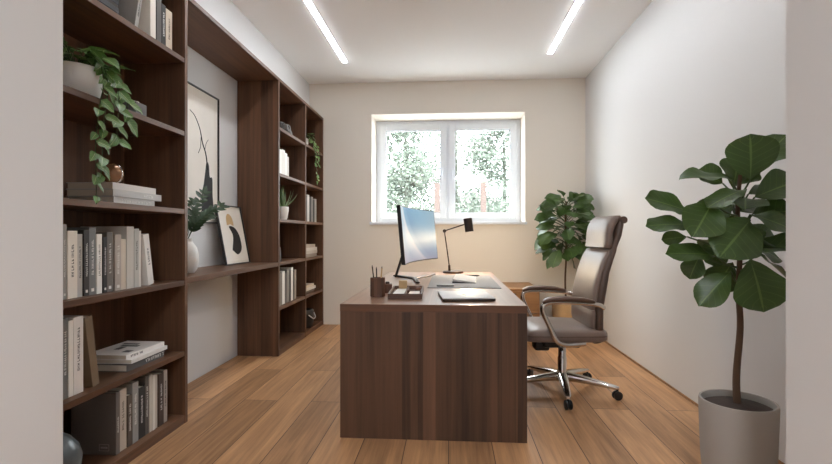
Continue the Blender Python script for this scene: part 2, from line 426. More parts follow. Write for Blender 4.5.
# window
win = bpy.data.objects.new('window_1', None); COL.objects.link(win); win['kind'] = 'structure'
win.location = (-0.03, 6.12, 1.895)
def frame_ring(x0, x1, z0, z1, t, y0, y1, bev=0.004):
    b = B()
    box(b, x0, x0 + t, y0, y1, z0, z1, bev); box(b, x1 - t, x1, y0, y1, z0, z1, bev)
    box(b, x0 + t, x1 - t, y0, y1, z0, z0 + t, bev); box(b, x0 + t, x1 - t, y0, y1, z1 - t, z1, bev)
    return b
hw, hh = 0.915, 0.65
struct('window_frame', frame_ring(-hw, hw, -hh, hh, 0.062, 0.0, 0.09), M['pvc'], win)
struct('mullion', bx(-0.03, 0.03, 0.002, 0.09, -hh + 0.06, hh - 0.06, 0.004), M['pvc'], win)
for sx in (-1, 1):
    x0, x1 = (-hw + 0.05, -0.014) if sx < 0 else (0.014, hw - 0.05)
    sash = struct('window_sash', frame_ring(x0, x1, -hh + 0.045, hh - 0.045, 0.082, -0.018, 0.06, 0.006), M['pvc'], win)
    struct('window_pane', bx(x0 + 0.07, x1 - 0.07, 0.02, 0.026, -hh + 0.115, hh - 0.115), M['glass'], sash)
    struct('gasket', frame_ring(x0 + 0.078, x1 - 0.078, -hh + 0.123, hh - 0.123, 0.006, -0.012, 0.03, 0), M['stone'], sash)
    b = bx(sx * 0.055 - 0.013, sx * 0.055 + 0.013, -0.03, -0.016, -0.05, 0.03, 0.004)
    box(b, sx * 0.055 - 0.009, sx * 0.055 + 0.009, -0.062, -0.03, -0.01, 0.008, 0.003)
    box(b, sx * 0.055 - 0.010, sx * 0.055 + 0.010, -0.066, -0.05, -0.115, 0.01, 0.004)
    struct('window_handle', b, M['pvc'], sash)
struct('windowsill', bx(WX0 - 0.02 + 0.03, WX1 + 0.02 + 0.03, -0.40, 0.0, -0.682, -0.6505, 0.004), M['pvc'], win)

# ceiling strips
for x, y1, lab in ((-1.112, 5.04, 'long recessed linear ceiling light above the bookcase side'), (1.008, 4.94, 'long recessed linear ceiling light above the office chair side')):
    t = thing('ceiling_light', lab, 'ceiling light', (x, 1.9, ZC), group='linear ceiling lights')
    L = y1 - 1.9
    b = B()
    box(b, -0.029, -0.023, 0, L, -0.006, 0); box(b, 0.023, 0.029, 0, L, -0.006, 0)
    box(b, -0.023, 0.023, L - 0.007, L, -0.006, 0); box(b, -0.023, 0.023, 0, 0.007, -0.006, 0)
    obj('light_frame', b, M['pvc'], t)
    obj('diffuser', bx(-0.023, 0.023, 0.007, L - 0.007, -0.010, -0.0005), M['strip'], t)
t = thing('hall_fill_lamp', 'added round fill lamp on the hallway ceiling, unseen behind the viewpoint', 'ceiling light', (0.0, -1.2, 2.72))  # unseen fill lamp, added to brighten the room from behind the camera
obj('fill_lamp_housing', lathe(B(), [(0.26, 0), (0.26, -0.03)], 40), M['pvc'], t, 40)
obj('diffuser', lathe(B(), [(0.245, -0.03), (0.24, -0.05), (0.2, -0.06)], 40), M['hallfill'], t, 40)

# ------------------------------------------------------------------ shelving
XF = -1.535; T = 0.03
def bookcase(name, label, y0, y1, levels, dividers=(), bottom=0.05):
    t = thing(name, label, 'bookcase', (0, y0, 0)); L = y1 - y0; xb = XL + 0.004
    for y in (0, L - T): obj('side_panel', bx(xb, XF, y, y + T, 0, ZB - T, 0.0015), M['wz'], t)
    obj('back_panel', bx(xb, xb + 0.012, T, L - T, 0.0, ZB - T), M['wz'], t)
    obj('top_panel', bx(xb, XF, 0, L, ZB - T, ZB - 0.002, 0.0015), M['wy'], t)
    spans = [T] + [v for d in dividers for v in (d - y0 - T / 2, d - y0 + T / 2)] + [L - T]
    for d in dividers: obj('divider', bx(xb + 0.012, XF, d - y0 - T / 2, d - y0 + T / 2, 0, ZB - T, 0.0015), M['wz'], t)
    for a, c in zip(spans[::2], spans[1::2]):
        obj('bottom_panel', bx(xb + 0.012, XF - 0.002, a, c, 0.0, bottom, 0.0015), M['wy'], t)
        for z in levels: obj('shelf', bx(xb + 0.012, XF - 0.002, a, c, z - 0.028, z, 0.0015), M['wy'], t)
    return t
LZ = (0.42, 0.83, 1.245, 1.697, 2.121)
RZ = (0.437, 0.842, 1.236, 1.652, 2.070)
bookcase('bookcase', 'tall walnut bookcase nearest the doorway, with trailing plant and many books', 1.41, 2.715, LZ)
bookcase('bookcase', 'tall walnut bookcase with two narrow columns in the corner by the window wall', 4.21, 5.745, RZ, (5.03,))
tag(obj('wall_shelf', bx(XL + 0.002, XF - 0.002, 2.717, 4.208, 0.81, 0.845, 0.0015), M['wy']), 'walnut shelf spanning the open niche between the two bookcases', 'shelf')
tag(obj('header_board', bx(XL + 0.002, XF, 2.717, 4.208, ZB - T, ZB - 0.002, 0.0015), M['wy']), 'walnut header board bridging the top of the open niche', 'board')

# ------------------------------------------------------------------ books
COVER = {}
def cover(rgb):
    if rgb not in COVER: COVER[rgb] = mat('book_cover', tuple(min(242, v * (1.09 if max(rgb) > 150 else 1.0)) for v in rgb), 0.62, var=0.05, scale=14)
    return COVER[rgb]

def lettering(bm, x, ymid, z0, z1, size, r):
    """rows of tiny strokes running up a spine, as unreadable at this size as in the picture"""
    z = z0
    while z < z1:
        hgt = size * r.uniform(0.85, 1.1); wd = size * 0.6
        if r.random() < 0.14: z += size * 0.35; continue
        k = r.randrange(4)
        st = size * 0.17
        def q(a, b, c, d): box(bm, x, x + 0.0006, ymid + a, ymid + b, z + c, z + d)
        q(-hgt / 2, hgt / 2, 0, st)
        if k in (0, 1): q(-hgt / 2, hgt / 2, wd - st, wd)
        if k in (1, 2): q(-st / 2, st / 2, st, wd - st)
        if k in (2, 3): q(hgt / 2 - st, hgt / 2, st, wd)
        z += wd + size * 0.28

def book(label, loc, th, h, d, rgb, rot=(0, 0, 0), group=None, letters=None, title=(0.3, 0.8), size=None, pages=True, name='book', mark=False):
    t = thing(name, label, 'book', loc, rot, group)
    ct = min(0.003, th * 0.15); b = B()
    box(b, -ct, 0, 0, th, 0, h, 0.0006, seg=1)
    box(b, -d, -ct, 0, ct, 0, h); box(b, -d, -ct, th - ct, th, 0, h)
    obj('cover', b, cover(rgb), t)
    obj('page_block', bx(-d + 0.004, -ct, ct, th - ct, 0.003, h - 0.003), M['paper'], t)
    if letters:
        r = random.Random(label); b = B()
        lettering(b, 0.0, th / 2, h * title[0], h * title[1], size or min(0.013, th * 0.32), r)
        obj('spine_lettering', b, M['ink'] if letters == 'k' else M['inkw'], t)
        if mark: obj('publisher_mark', bx(0.0, 0.0006, th * 0.3, th * 0.7, h * 0.05, h * 0.05 + min(0.014, th * 0.4)), M['inkw'], t)
    return t

SX = -1.58
G1 = 'books on the middle shelf'
row = [  # y, thickness, height, depth, colour, lettering, label
 (1.858, 0.023, 0.310, 0.20, (150, 146, 140), 'w', 'tall grey book first in the row on the middle shelf'),
 (1.883, 0.054, 0.284, 0.21, (216, 208, 196), 'k', 'thick cream white book with faint spine title, second in its row'),
 (1.940, 0.030, 0.270, 0.20, (176, 172, 166), 'k', 'light grey book between the thick cream book and a charcoal one'),
 (1.972, 0.031, 0.287, 0.21, (58, 55, 53), 'w', 'charcoal book with white spine lettering, right of the light grey book'),
 (2.006, 0.042, 0.299, 0.22, (120, 121, 120), 'w', 'tall mid grey book between charcoal book and slim white book'),
 (2.050, 0.034, 0.270, 0.20, (224, 220, 214), 'k', 'slim bright white book in the middle of the row'),
 (2.087, 0.027, 0.256, 0.19, (46, 42, 40), 'w', 'short black book with white lettering beside the slim white book'),
 (2.116, 0.040, 0.278, 0.20, (112, 104, 96), 'w', 'dark taupe book right of the short black book'),
 (2.165, 0.043, 0.267, 0.20, (160, 150, 140), 'w', 'taupe book with small pale mark at foot of spine'),
 (2.210, 0.036, 0.246, 0.19, (186, 174, 158), None, 'short plain beige book in front of a tall pale one'),
 (2.247, 0.054, 0.307, 0.24, (178, 172, 164), None, 'tallest book of its row, wide pale grey, cover showing above neighbours'),
 (2.304, 0.038, 0.297, 0.22, (168, 165, 158), 'k', 'light grey book with green fleck on spine near end of row'),
 (2.344, 0.018, 0.287, 0.20, (196, 190, 182), None, 'very thin pale book just before the leaning one'),
]
for y, th, h, d, rgb, le, lab in row:
    book(lab, (SX - rnd.uniform(0, 0.008), y, LZ[1]), th - 0.001, h, d, rgb, group=G1, letters=le, mark=le == 'w')
book('white book leaning left against the end of the middle shelf row', (SX, 2.418, LZ[1]), 0.045, 0.268, 0.2, (206, 201, 194), (R(9.5), 0, 0), G1, 'k', title=(0.4, 0.7))

G2 = 'books on the second shelf from the floor'
for y, th, h, d, rgb, le, lab in [
 (1.853, 0.032, 0.330, 0.24, (112, 110, 106), 'w', 'grey book at left end of the shelf below the long row'),
 (1.887, 0.026, 0.318, 0.22, (218, 213, 206), None, 'narrow white book between the grey book and the thick titled one'),
 (1.914, 0.054, 0.327, 0.24, (208, 203, 197), 'k', 'thick off-white book with bold black title beside leaning brown book')]:
    book(lab, (SX, y, LZ[0]), th - 0.001, h, d, rgb, group=G2, letters=le, title=(0.3, 0.85))
book('mottled brown book leaning left against thick off-white book', (SX, 2.022, LZ[0]), 0.042, 0.318, 0.23, (124, 104, 80), (R(8.5), 0, 0), G2)
# flat stacks: spine to the room
def flat(label, x, y0, y1, z, th, d, rgb, rz=0, letters=None, group=None, title=(0.3, 0.7)):
    return book(label, (x, y1, z), th, y1 - y0, d, rgb, (R(90), 0, rz), group, letters, title, size=th * 0.45)
g = 'magazines stacked beside the leaning brown book'
z = LZ[0]
flat('dark grey book at bottom of the flat stack beside leaning brown book', SX - 0.005, 2.255, 2.56, z, 0.036, 0.22, (92, 88, 85), 0, 'w', g, (0.02, 0.5)); z += 0.0365
flat('white magazine in middle of the flat stack beside leaning brown book', SX - 0.0, 2.27, 2.585, z, 0.02, 0.225, (205, 200, 195), R(1.5), None, g); z += 0.0205
top = flat('white magazine with dark cover print, topmost beside leaning brown book', SX - 0.008, 2.262, 2.57, z, 0.024, 0.22, (214, 209, 204), R(-1), 'k', g, (0.6, 0.9))
for x0, x1, y0, y1 in ((-0.19, -0.10, 0.06, 0.085), (-0.17, -0.07, 0.10, 0.13), (-0.15, -0.12, 0.14, 0.20), (-0.07, -0.03, 0.21, 0.25)):
    obj('cover_print', bx(x0, x1, 0.0238, 0.0246, y0, y1), M['stone'], top)

G3 = 'books on the bottom shelf'
book('large dark grey portfolio showing its wide cover at left of bottom shelf', (SX, 2.171, 0.05), 0.027, 0.296, 0.225, (112, 104, 98), group=G3, letters='w', title=(0.35, 0.6), name='portfolio')
o = [q for q in bpy.data.objects if q.name.startswith('portfolio')][0]
b = B()
for x0, x1, z0, z1 in ((-0.085, -0.035, 0.018, 0.02), (-0.085, -0.035, 0.048, 0.05), (-0.085, -0.083, 0.02, 0.048), (-0.037, -0.035, 0.02, 0.048), (-0.077, -0.043, 0.03, 0.038)):
    box(b, x0, x1, -0.0008, 0.0, z0, z1)
obj('cover_label', b, M['potgrey'], o)
for y, th, h, d, rgb, le, lab in [
 (2.200, 0.053, 0.296, 0.21, (176, 164, 150), 'k', 'thick beige book with dark spine title next to grey portfolio'),
 (2.255, 0.035, 0.253, 0.19, (92, 80, 70), 'w', 'short dark brown book on bottom shelf between beige and grey books'),
 (2.292, 0.046, 0.303, 0.22, (150, 147, 142), 'w', 'tall light grey book near middle of bottom shelf'),
 (2.340, 0.056, 0.262, 0.20, (42, 38, 36), 'w', 'thick black book with white lettering on bottom shelf'),
 (2.398, 0.031, 0.306, 0.23, (94, 86, 79), 'w', 'tall dark taupe book right of thick black book'),
 (2.431, 0.023, 0.303, 0.22, (182, 172, 160), None, 'slim beige book, first of three pale ones on bottom shelf'),
 (2.456, 0.024, 0.293, 0.21, (200, 192, 182), None, 'slim cream book, middle of three pale ones on bottom shelf'),
 (2.482, 0.022, 0.288, 0.21, (172, 160, 148), None, 'slim tan book, last of three pale ones on bottom shelf'),
 (2.506, 0.047, 0.286, 0.20, (72, 56, 48), 'w', 'dark brown book before the last one on bottom shelf'),
 (2.557, 0.037, 0.290, 0.21, (158, 148, 138), 'k', 'grey beige book at right end of bottom shelf')]:
    book(lab, (SX - rnd.uniform(0, 0.006), y, 0.05), th - 0.001, h, d, rgb, group=G3, letters=le)

G4 = 'books on the top shelf'
book('light tan book at left end of the top shelf', (SX, 2.008, LZ[4]), 0.022, 0.26, 0.2, (188, 170, 150), group=G4)
book('thin pale grey book leaning right on the top shelf', (SX, 2.300, LZ[4] + 0.0002), 0.026, 0.30, 0.2, (150, 144, 138), (R(-12), 0, 0), G4, 'k')
for y, th, h, d, rgb, le, lab in [
 (2.433, 0.047, 0.34, 0.25, (206, 198, 186), None, 'tall cream book with its cover showing on the top shelf'),
 (2.489, 0.042, 0.262, 0.21, (84, 78, 74), None, 'dark grey book right of tall cream book on the top shelf'),
 (2.532, 0.039, 0.248, 0.21, (44, 42, 41), 'w', 'black book with white lettering on the top shelf'),
 (2.573, 0.060, 0.240, 0.2, (190, 176, 158), 'k', 'thick beige book at right end of the top shelf')]:
    book(lab, (SX, y, LZ[4]), th - 0.001, h, d, rgb, group=G4, letters=le)
t = thing('storage_box', 'dark ribbed storage box on the top shelf behind leaning pale book', 'box', (-1.70, 2.14, LZ[4]))
obj('box_body', bx(-0.12, 0.08, -0.08, 0.10, 0.0, 0.26, 0.004), M['basket'], t)
b = B()
for k in range(6): box(b, -0.123, 0.083, -0.083, 0.103, 0.015 + k * 0.042, 0.040 + k * 0.042, 0.002)
obj('ribs', b, M['black'], t)

g = 'flat books under the glass globe'
z = LZ[2]
flat('white flat book at bottom of the stack under the bronze globe', SX - 0.004, 2.16, 2.475, z, 0.033, 0.23, (176, 172, 168), 0, 'w', g, (0.1, 0.8)); z += 0.0335
flat('widest grey flat book in middle of the stack under the bronze globe', SX, 2.15, 2.53, z, 0.034, 0.235, (168, 166, 163), 0, 'w', g, (0.2, 0.4)); z += 0.0345
flat('white flat book on top of the stack under the bronze globe', SX - 0.006, 2.155, 2.49, z, 0.032, 0.23, (192, 187, 182), 0, None, g); z += 0.0325
t = thing('glass_globe', 'small bronze glass globe with metal band on stacked books', 'ornament', (-1.645, 2.235, z))
obj('globe', lathe(B(), [(0.0015, 0.0), (0.02, 0.002), (0.036, 0.013), (0.046, 0.03), (0.049, 0.049), (0.046, 0.067), (0.037, 0.083), (0.022, 0.094), (0.008, 0.098)], 32), M['amber'], t, 60)
b = B(); tube(b, [(0.0505 * math.cos(a), 0.0, 0.049 + 0.0505 * math.sin(a)) for a in [2 * PI * k / 36 for k in range(37)]], 0.003, 6, caps=False)
obj('metal_band', b, M['chrome'], t, 60)

t = thing('round_vase', 'round grey blue vase at left end of bottom shelf', 'vase', (-1.665, 1.885, 0.05))
obj('vase_body', lathe(B(), [(0.045, 0), (0.085, 0.02), (0.112, 0.07), (0.116, 0.11), (0.105, 0.15), (0.075, 0.19), (0.045, 0.21), (0.034, 0.218), (0.036, 0.232), (0.03, 0.232), (0.028, 0.21)], 40, cap1=True), M['blueglaze'], t, 60)

t = thing('stone_candle_holder', 'small grey stone cube candle holder on upper shelf', 'candle holder', (-1.63, 2.37, LZ[3]))
obj('stone_block', bx(-0.043, 0.043, -0.045, 0.045, 0, 0.078, 0.006), M['stone'], t, 40)
obj('candle', lathe(B(), [(0.026, 0.078), (0.026, 0.086), (0.02, 0.088)], 20), M['white'], t, 40)

# ------------------------------------------------------------------ plants on the shelves
def trailing_plant(label, loc, pr, ph, vines, seed, lsize, crown_n, spread, crown_h, potm, group=None):
    r = random.Random(seed)
    t = thing('trailing_plant', label, 'plant', loc, group=group)
    obj('pot', lathe(B(), [(pr * 0.6, 0), (pr * 0.86, ph * 0.18), (pr * 0.98, ph * 0.55), (pr, ph), (pr * 0.92, ph), (pr * 0.9, ph * 0.86)], 36, cap1=False), potm, t, 50)
    obj('soil', lathe(B(), [(pr * 0.9, ph * 0.84), (pr * 0.5, ph * 0.9), (pr * 0.1, ph * 0.9)], 24), M['soil'], t, 60)
    lb = B(); sb = B()
    for k in range(crown_n):
        a = r.uniform(0, 2 * PI); q = r.uniform(0.1, 1) * spread; hh_ = ph * 0.9 + crown_h * r.uniform(0.1, 1) * (1 - 0.45 * q / spread)
        p = Vector((q * math.cos(a), q * math.sin(a), hh_))
        tube(sb, curve([(p.x * 0.2, p.y * 0.2, ph * 0.88), (p.x * 0.55, p.y * 0.55, (ph * 0.9 + hh_) / 2 + 0.01), tuple(p)], 3), 0.0018, 5)
        L = lsize * r.uniform(0.7, 1.1)
        d = Vector((math.cos(a + r.uniform(-.6, .6)), math.sin(a + r.uniform(-.6, .6)), r.uniform(-0.7, 0.35))).normalized()
        leaf(lb, p, p + d * L, L * 0.75, (r.uniform(-.3, .3) + 0.3, r.uniform(-.5, .1), 1), 0.22, 0.14, 'heart', 6, 4, 0.03, r.uniform(0, 6))
    for pts, nl, ls in vines:
        c = curve(pts, 8); tube(sb, c, 0.002, 5)
        for k in range(nl):
            i = int((k + 0.5) / nl * (len(c) - 2)) + 1; p = c[i]
            sd = 1 if k % 2 else -1
            d = Vector((0.35 + r.uniform(-.3, .4), sd * 0.75 + r.uniform(-.2, .2), -0.75 + r.uniform(-.4, .5))).normalized()
            L = ls * r.uniform(0.75, 1.15)
            leaf(lb, p, p + d * L, L * 0.74, (1, r.uniform(-.8, .2), 0.5), 0.15, 0.14, 'heart', 6, 4, 0.03, r.uniform(0, 6))
    obj('stems', sb, M['stemgreen'], t, 60)
    foliage('foliage', lb, M['pothos'], t)
    return t

vin = [
 ([(0.06, 0.03, 0.13), (0.11, 0.01, 0.15), (0.15, -0.03, 0.05), (0.158, -0.065, -0.06), (0.155, -0.08, -0.2), (0.16, -0.085, -0.33), (0.158, -0.08, -0.47)], 17, 0.062),
 ([(0.05, 0.04, 0.13), (0.10, 0.05, 0.16), (0.15, 0.06, 0.08), (0.158, 0.06, -0.02), (0.155, 0.05, -0.12), (0.157, 0.055, -0.19)], 12, 0.08),
 ([(0.05, 0.03, 0.13), (0.11, 0.02, 0.16), (0.15, 0.0, 0.05), (0.158, -0.035, -0.1), (0.16, -0.05, -0.26), (0.158, -0.055, -0.36)], 13, 0.068),
 ([(0.04, 0.06, 0.13), (0.08, 0.10, 0.15), (0.12, 0.13, 0.09), (0.158, 0.12, 0.0), (0.156, 0.11, -0.08)], 8, 0.085),
]
trailing_plant('bushy trailing plant with variegated leaves in white bowl on upper shelf', (-1.665, 2.03, LZ[3]), 0.105, 0.14, vin, 3, 0.10, 74, 0.16, 0.14, M['bowl'])
vin = [
 ([(0.03, 0.03, 0.1), (0.09, 0.05, 0.1), (0.13, 0.06, 0.0), (0.135, 0.06, -0.15), (0.135, 0.08, -0.3), (0.135, 0.07, -0.40)], 22, 0.05),
 ([(0.03, 0.0, 0.1), (0.09, 0.0, 0.1), (0.13, 0.0, 0.0), (0.135, 0.02, -0.12), (0.135, 0.0, -0.22)], 14, 0.05),
 ([(0.03, 0.08, 0.1), (0.09, 0.12, 0.1), (0.13, 0.15, 0.0), (0.135, 0.15, -0.1), (0.135, 0.16, -0.2)], 14, 0.05),
]
trailing_plant('small ivy with long hanging vines in white pot on far bookcase', (-1.65, 5.30, RZ[4]), 0.062, 0.10, vin, 9, 0.06, 30, 0.10, 0.10, M['white'])

# vase with dark green sprigs in the niche
t = thing('leafy_vase', 'white vase with dark green leafy sprigs on the niche shelf', 'vase', (-1.735, 3.05, 0.845))
obj('vase_body', lathe(B(), [(0.05, 0), (0.066, 0.02), (0.076, 0.07), (0.076, 0.12), (0.066, 0.165), (0.044, 0.195), (0.036, 0.215), (0.04, 0.225), (0.034, 0.225), (0.03, 0.20)], 36), M['white'], t, 50)
r = random.Random(5); sb = B(); lb = B()
for a, ln, lean in ((0.3, .34, .55), (1.05, .44, .70), (1.5, .36, .95), (1.8, .46, .50), (2.7, .36, .4), (1.25, .52, .34)):
    dx, dy = math.cos(a) * lean, math.sin(a) * lean
    c = curve([(0, 0, 0.20), (dx * ln * 0.3, dy * ln * 0.3, 0.20 + ln * 0.34), (dx * ln * 0.8, dy * ln * 0.8, 0.20 + ln * (0.70 - lean * 0.2))], 5)
    tube(sb, c, 0.0022, 5)
    for i in range(3, len(c)):
        tg = (c[i] - c[i - 1]).normalized()
        for s in ((-1, 1) if i < len(c) - 1 else (-1, 0, 1)):
            sd = tg.cross(Vector((0.5, -0.5, 1))).normalized() * s
            d = (tg * 0.7 + sd * 0.9 + Vector((0, 0, 0.15))).normalized(); L = 0.062 * r.uniform(.8, 1.15)
            leaf(lb, c[i], c[i] + d * L, L * 0.46, (0.6, -0.6, 0.6), 0.12, 0.12, 'plain', 5, 2, 0, 0)
obj('stems', sb, M['stemgreen'], t, 60); foliage('foliage', lb, M['zz'], t)

# small grassy plant on the far bookcase
t = thing('potted_fern', 'small feathery plant in white pot on far bookcase', 'plant', (-1.61, 4.50, RZ[2]))
obj('pot', lathe(B(), [(0.045, 0), (0.055, 0.02), (0.066, 0.09), (0.066, 0.125), (0.06, 0.125), (0.057, 0.11)], 28), M['white'], t, 50)
r = random.Random(11); lb = B()
for k in range(95):
    a = r.uniform(0, 2 * PI); L = r.uniform(.10, .22); q = r.uniform(.15, 1.0)
    dx = math.cos(a) * q * (0.75 if math.cos(a) < 0 else 1)
    d = Vector((dx * 0.7, math.sin(a) * q, 1.0 - q * 0.55)).normalized()
    leaf(lb, (math.cos(a) * .02, math.sin(a) * .02, .11), Vector((0, 0, .11)) + d * L, 0.010, (math.cos(a), math.sin(a), .6), 0.3, 0.1, 'plain', 5, 2, 0, 0)
foliage('foliage', lb, M['fern'], t)

# ------------------------------------------------------------------ far bookcase: books and ornaments
G = 'white books high on the far bookcase'
for k, (y, th, h, rgb, lab) in enumerate([
 (4.30, 0.10, 0.235, (222, 218, 212), 'thick white book at left end of far bookcase shelf under the dark ornament'),
 (4.402, 0.085, 0.245, (214, 209, 202), 'white book second in the white row of far bookcase'),
 (4.489, 0.06, 0.225, (226, 222, 216), 'white book third in the white row of far bookcase'),
 (4.551, 0.045, 0.20, (196, 190, 182), 'short grey white book closing the white row of far bookcase')]):
    book(lab, (-1.572, y, RZ[3]), th, h, 0.19, rgb, group=G)
G = 'books low in the near column of the far bookcase'
for y, th, h, rgb, lab in [
 (4.30, 0.11, 0.30, (118, 112, 104), 'thick grey book at left of the lower row in far bookcase near column'),
 (4.412, 0.07, 0.31, (204, 200, 194), 'white book in the lower row beside thick grey book, far bookcase'),
 (4.484, 0.05, 0.29, (88, 82, 76), 'dark grey book between two pale ones in far bookcase lower row'),
 (4.536, 0.07, 0.32, (132, 126, 118), 'tall grey book near middle of far bookcase lower row'),
 (4.608, 0.05, 0.305, (58, 52, 48), 'black book in far bookcase lower row'),
 (4.660, 0.06, 0.33, (212, 206, 198), 'tallest white book in far bookcase lower row'),
 (4.722, 0.04, 0.28, (70, 60, 54), 'dark brown book in far bookcase lower row'),
 (4.764, 0.06, 0.30, (150, 138, 124), 'taupe book at right end of far bookcase lower row')]:
    book(lab, (-1.572, y, RZ[0]), th - 0.002, h, 0.2, rgb, group=G)
G = 'upright books in the far column'
for y, th, h, rgb, lab in [
 (5.10, 0.10, 0.29, (74, 68, 62), 'dark book at left of the upright row in far bookcase end column'),
 (5.202, 0.08, 0.30, (188, 184, 178), 'light grey book in far bookcase end column, between dark spines'),
 (5.284, 0.07, 0.27, (52, 48, 46), 'black book in far bookcase end column upright row'),
 (5.356, 0.07, 0.29, (146, 142, 138), 'mid grey book in far bookcase end column upright row'),
 (5.428, 0.06, 0.26, (66, 62, 60), 'charcoal book near right of far bookcase end column upright row'),
 (5.490, 0.08, 0.275, (170, 166, 160), 'pale grey book closing far bookcase end column upright row')]:
    book(lab, (-1.572, y, RZ[2]), th - 0.002, h, 0.2, rgb, group=G)
def stack(items, z, group):
    for lab, y0, y1, th, rgb in items:
        flat(lab, -1.57 - rnd.uniform(0, .01), y0, y1, z, th, 0.2, rgb, group=group); z += th + 0.0006
stack([('beige flat book at bottom of the four book stack in end column', 5.10, 5.58, 0.035, (150, 138, 126)),
       ('grey flat book second from bottom in the four book stack', 5.12, 5.60, 0.035, (178, 170, 160)),
       ('pale flat book third from bottom in the four book stack', 5.14, 5.59, 0.034, (192, 186, 178)),
       ('tan flat book on top of the four book stack in end column', 5.10, 5.52, 0.036, (164, 150, 136))], RZ[1], 'four flat books in the end column')
stack([('dark flat book at bottom of the three book stack in end column', 5.11, 5.50, 0.032, (104, 92, 82)),
       ('white flat book in middle of the three book stack in end column', 5.12, 5.54, 0.03, (208, 202, 194)),
       ('cream flat book on top of the three book stack in end column', 5.13, 5.48, 0.03, (196, 184, 168))], RZ[0], 'three flat books in the end column')
book('small cream book standing at left of an empty far bookcase cell', (-1.585, 4.33, RZ[1]), 0.04, 0.165, 0.13, (206, 198, 188))
book('small dark book leaning on small cream book in far bookcase', (-1.585, 4.392, RZ[1]), 0.028, 0.13, 0.12, (72, 62, 56), (R(6), 0, 0))
t = thing('basket', 'dark woven basket on the floor level of far bookcase end column', 'basket', (-1.66, 5.32, 0.05))
obj('basket_body', lathe(B(), [(0.10, 0), (0.115, 0.02), (0.125, 0.10), (0.12, 0.19), (0.11, 0.20), (0.105, 0.19), (0.1, 0.04)], 28), M['black'], t, 50)
obj('handle', tube(B(), curve([(0.10, -0.10, 0.15), (0.13, -0.05, 0.11), (0.135, 0.0, 0.10), (0.13, 0.05, 0.115), (0.10, 0.10, 0.15)], 6), 0.006, 8), M['silver'], t, 60)
t = thing('shelf_ornament', 'small dark ornament with round grey front in top cell of far bookcase', 'ornament', (-1.61, 4.50, RZ[4]), (0, 0, R(-12)))
obj('ornament_body', bx(-0.04, 0.03, -0.075, 0.075, 0.0, 0.09, 0.008), M['basket'], t, 40)
mx = Matrix.Rotation(R(90), 4, 'Y')
obj('round_front', lathe(B(), [(0.034, 0.03), (0.034, 0.06), (0.03, 0.075), (0.022, 0.075), (0.018, 0.066)], 24, (0, 0, 0.045), mx), M['stone'], t, 40)
b = lathe(B(), [(0.014, 0.0), (0.014, 0.014)], 16, (-0.005, 0.045, 0.09)); box(b, -0.02, 0.01, -0.03, 0.02, 0.09, 0.104, 0.003)
obj('knobs', b, M['stone'], t, 40)
t = thing('figurine', 'small pale figurine beside the dark ornament in far bookcase', 'ornament', (-1.59, 4.66, RZ[4]))
obj('figurine_body', loft(B(), [((0, 0, 0), (0.03, 0, 0), (0, 0.045, 0)), ((0, 0, 0.03), (0.028, 0, 0), (0, 0.04, 0)), ((0, -0.005, 0.06), (0.018, 0, 0), (0, 0.022, 0)), ((0, -0.008, 0.075), (0.016, 0, 0), (0, 0.018, 0)), ((0, -0.008, 0.1), (0.012, 0, 0), (0, 0.012, 0))], 16, 2.2), M['stone'], t, 60)

# ------------------------------------------------------------------ framed pictures
def blob(bm, pts, x, th):
    c = curve(pts + [pts[0]], 6)[:-1]
    prism(bm, [(p[0], p[1]) for p in [(v.x, v.y) for v in c]], x, x + th, axis=0)
def framed(label, loc, rot, W, H, mount, ft, draw):
    t = thing('framed_picture', label, 'picture', loc, rot)
    b = B()
    for a in ((0, ft, 0, H), (W - ft, W, 0, H), (ft, W - ft, 0, ft), (ft, W - ft, H - ft, H)): box(b, 0, 0.022, a[0], a[1], a[2], a[3])
    obj('frame', b, M['frameblack'], t)
    obj('mount', bx(0.002, 0.010, ft, W - ft, ft, H - ft), M['mount'], t)
    pr = obj('print', bx(0.010, 0.0112, mount, W - mount, mount, H - mount), M['print'], t)
    draw(pr)
    return t
def art_big(p):
    b = B()
    blob(b, [Vector(v).to_2d() if False else Vector((v[0], v[1], 0)) for v in ((0.50, 0.09), (0.67, 0.10), (0.67, 0.24), (0.665, 0.36), (0.625, 0.37), (0.61, 0.46), (0.575, 0.48), (0.555, 0.40), (0.53, 0.30), (0.50, 0.22))], 0.0112, 0.0008)
    blob(b, [Vector((v[0], v[1], 0)) for v in ((0.12, 0.10), (0.24, 0.09), (0.27, 0.22), (0.2, 0.30), (0.13, 0.24))], 0.0112, 0.0008)
    obj('ink_shape', b, M['inkblob'], p)
    b = B()
    c = curve([(0.0122, 0.59, 0.42), (0.0122, 0.56, 0.54), (0.0122, 0.51, 0.62), (0.0122, 0.47, 0.72), (0.0122, 0.40, 0.80), (0.0122, 0.33, 0.83)], 6)
    tube(b, c, [0.006 - 0.004 * i / len(c) for i in range(len(c))], 6)
    tube(b, curve([(0.0122, 0.49, 0.66), (0.0122, 0.48, 0.58), (0.0122, 0.45, 0.53)], 5), 0.0022, 6)
    tube(b, curve([(0.0122, 0.545, 0.56), (0.0122, 0.565, 0.62), (0.0122, 0.60, 0.66)], 5), 0.0018, 6)
    obj('ink_branch', b, M['inkblob'], p)
framed('large framed abstract ink print with a branch hanging in the niche', (XL + 0.001, 3.07, 1.185), (0, 0, 0), 0.765, 1.025, 0.075, 0.010, art_big)
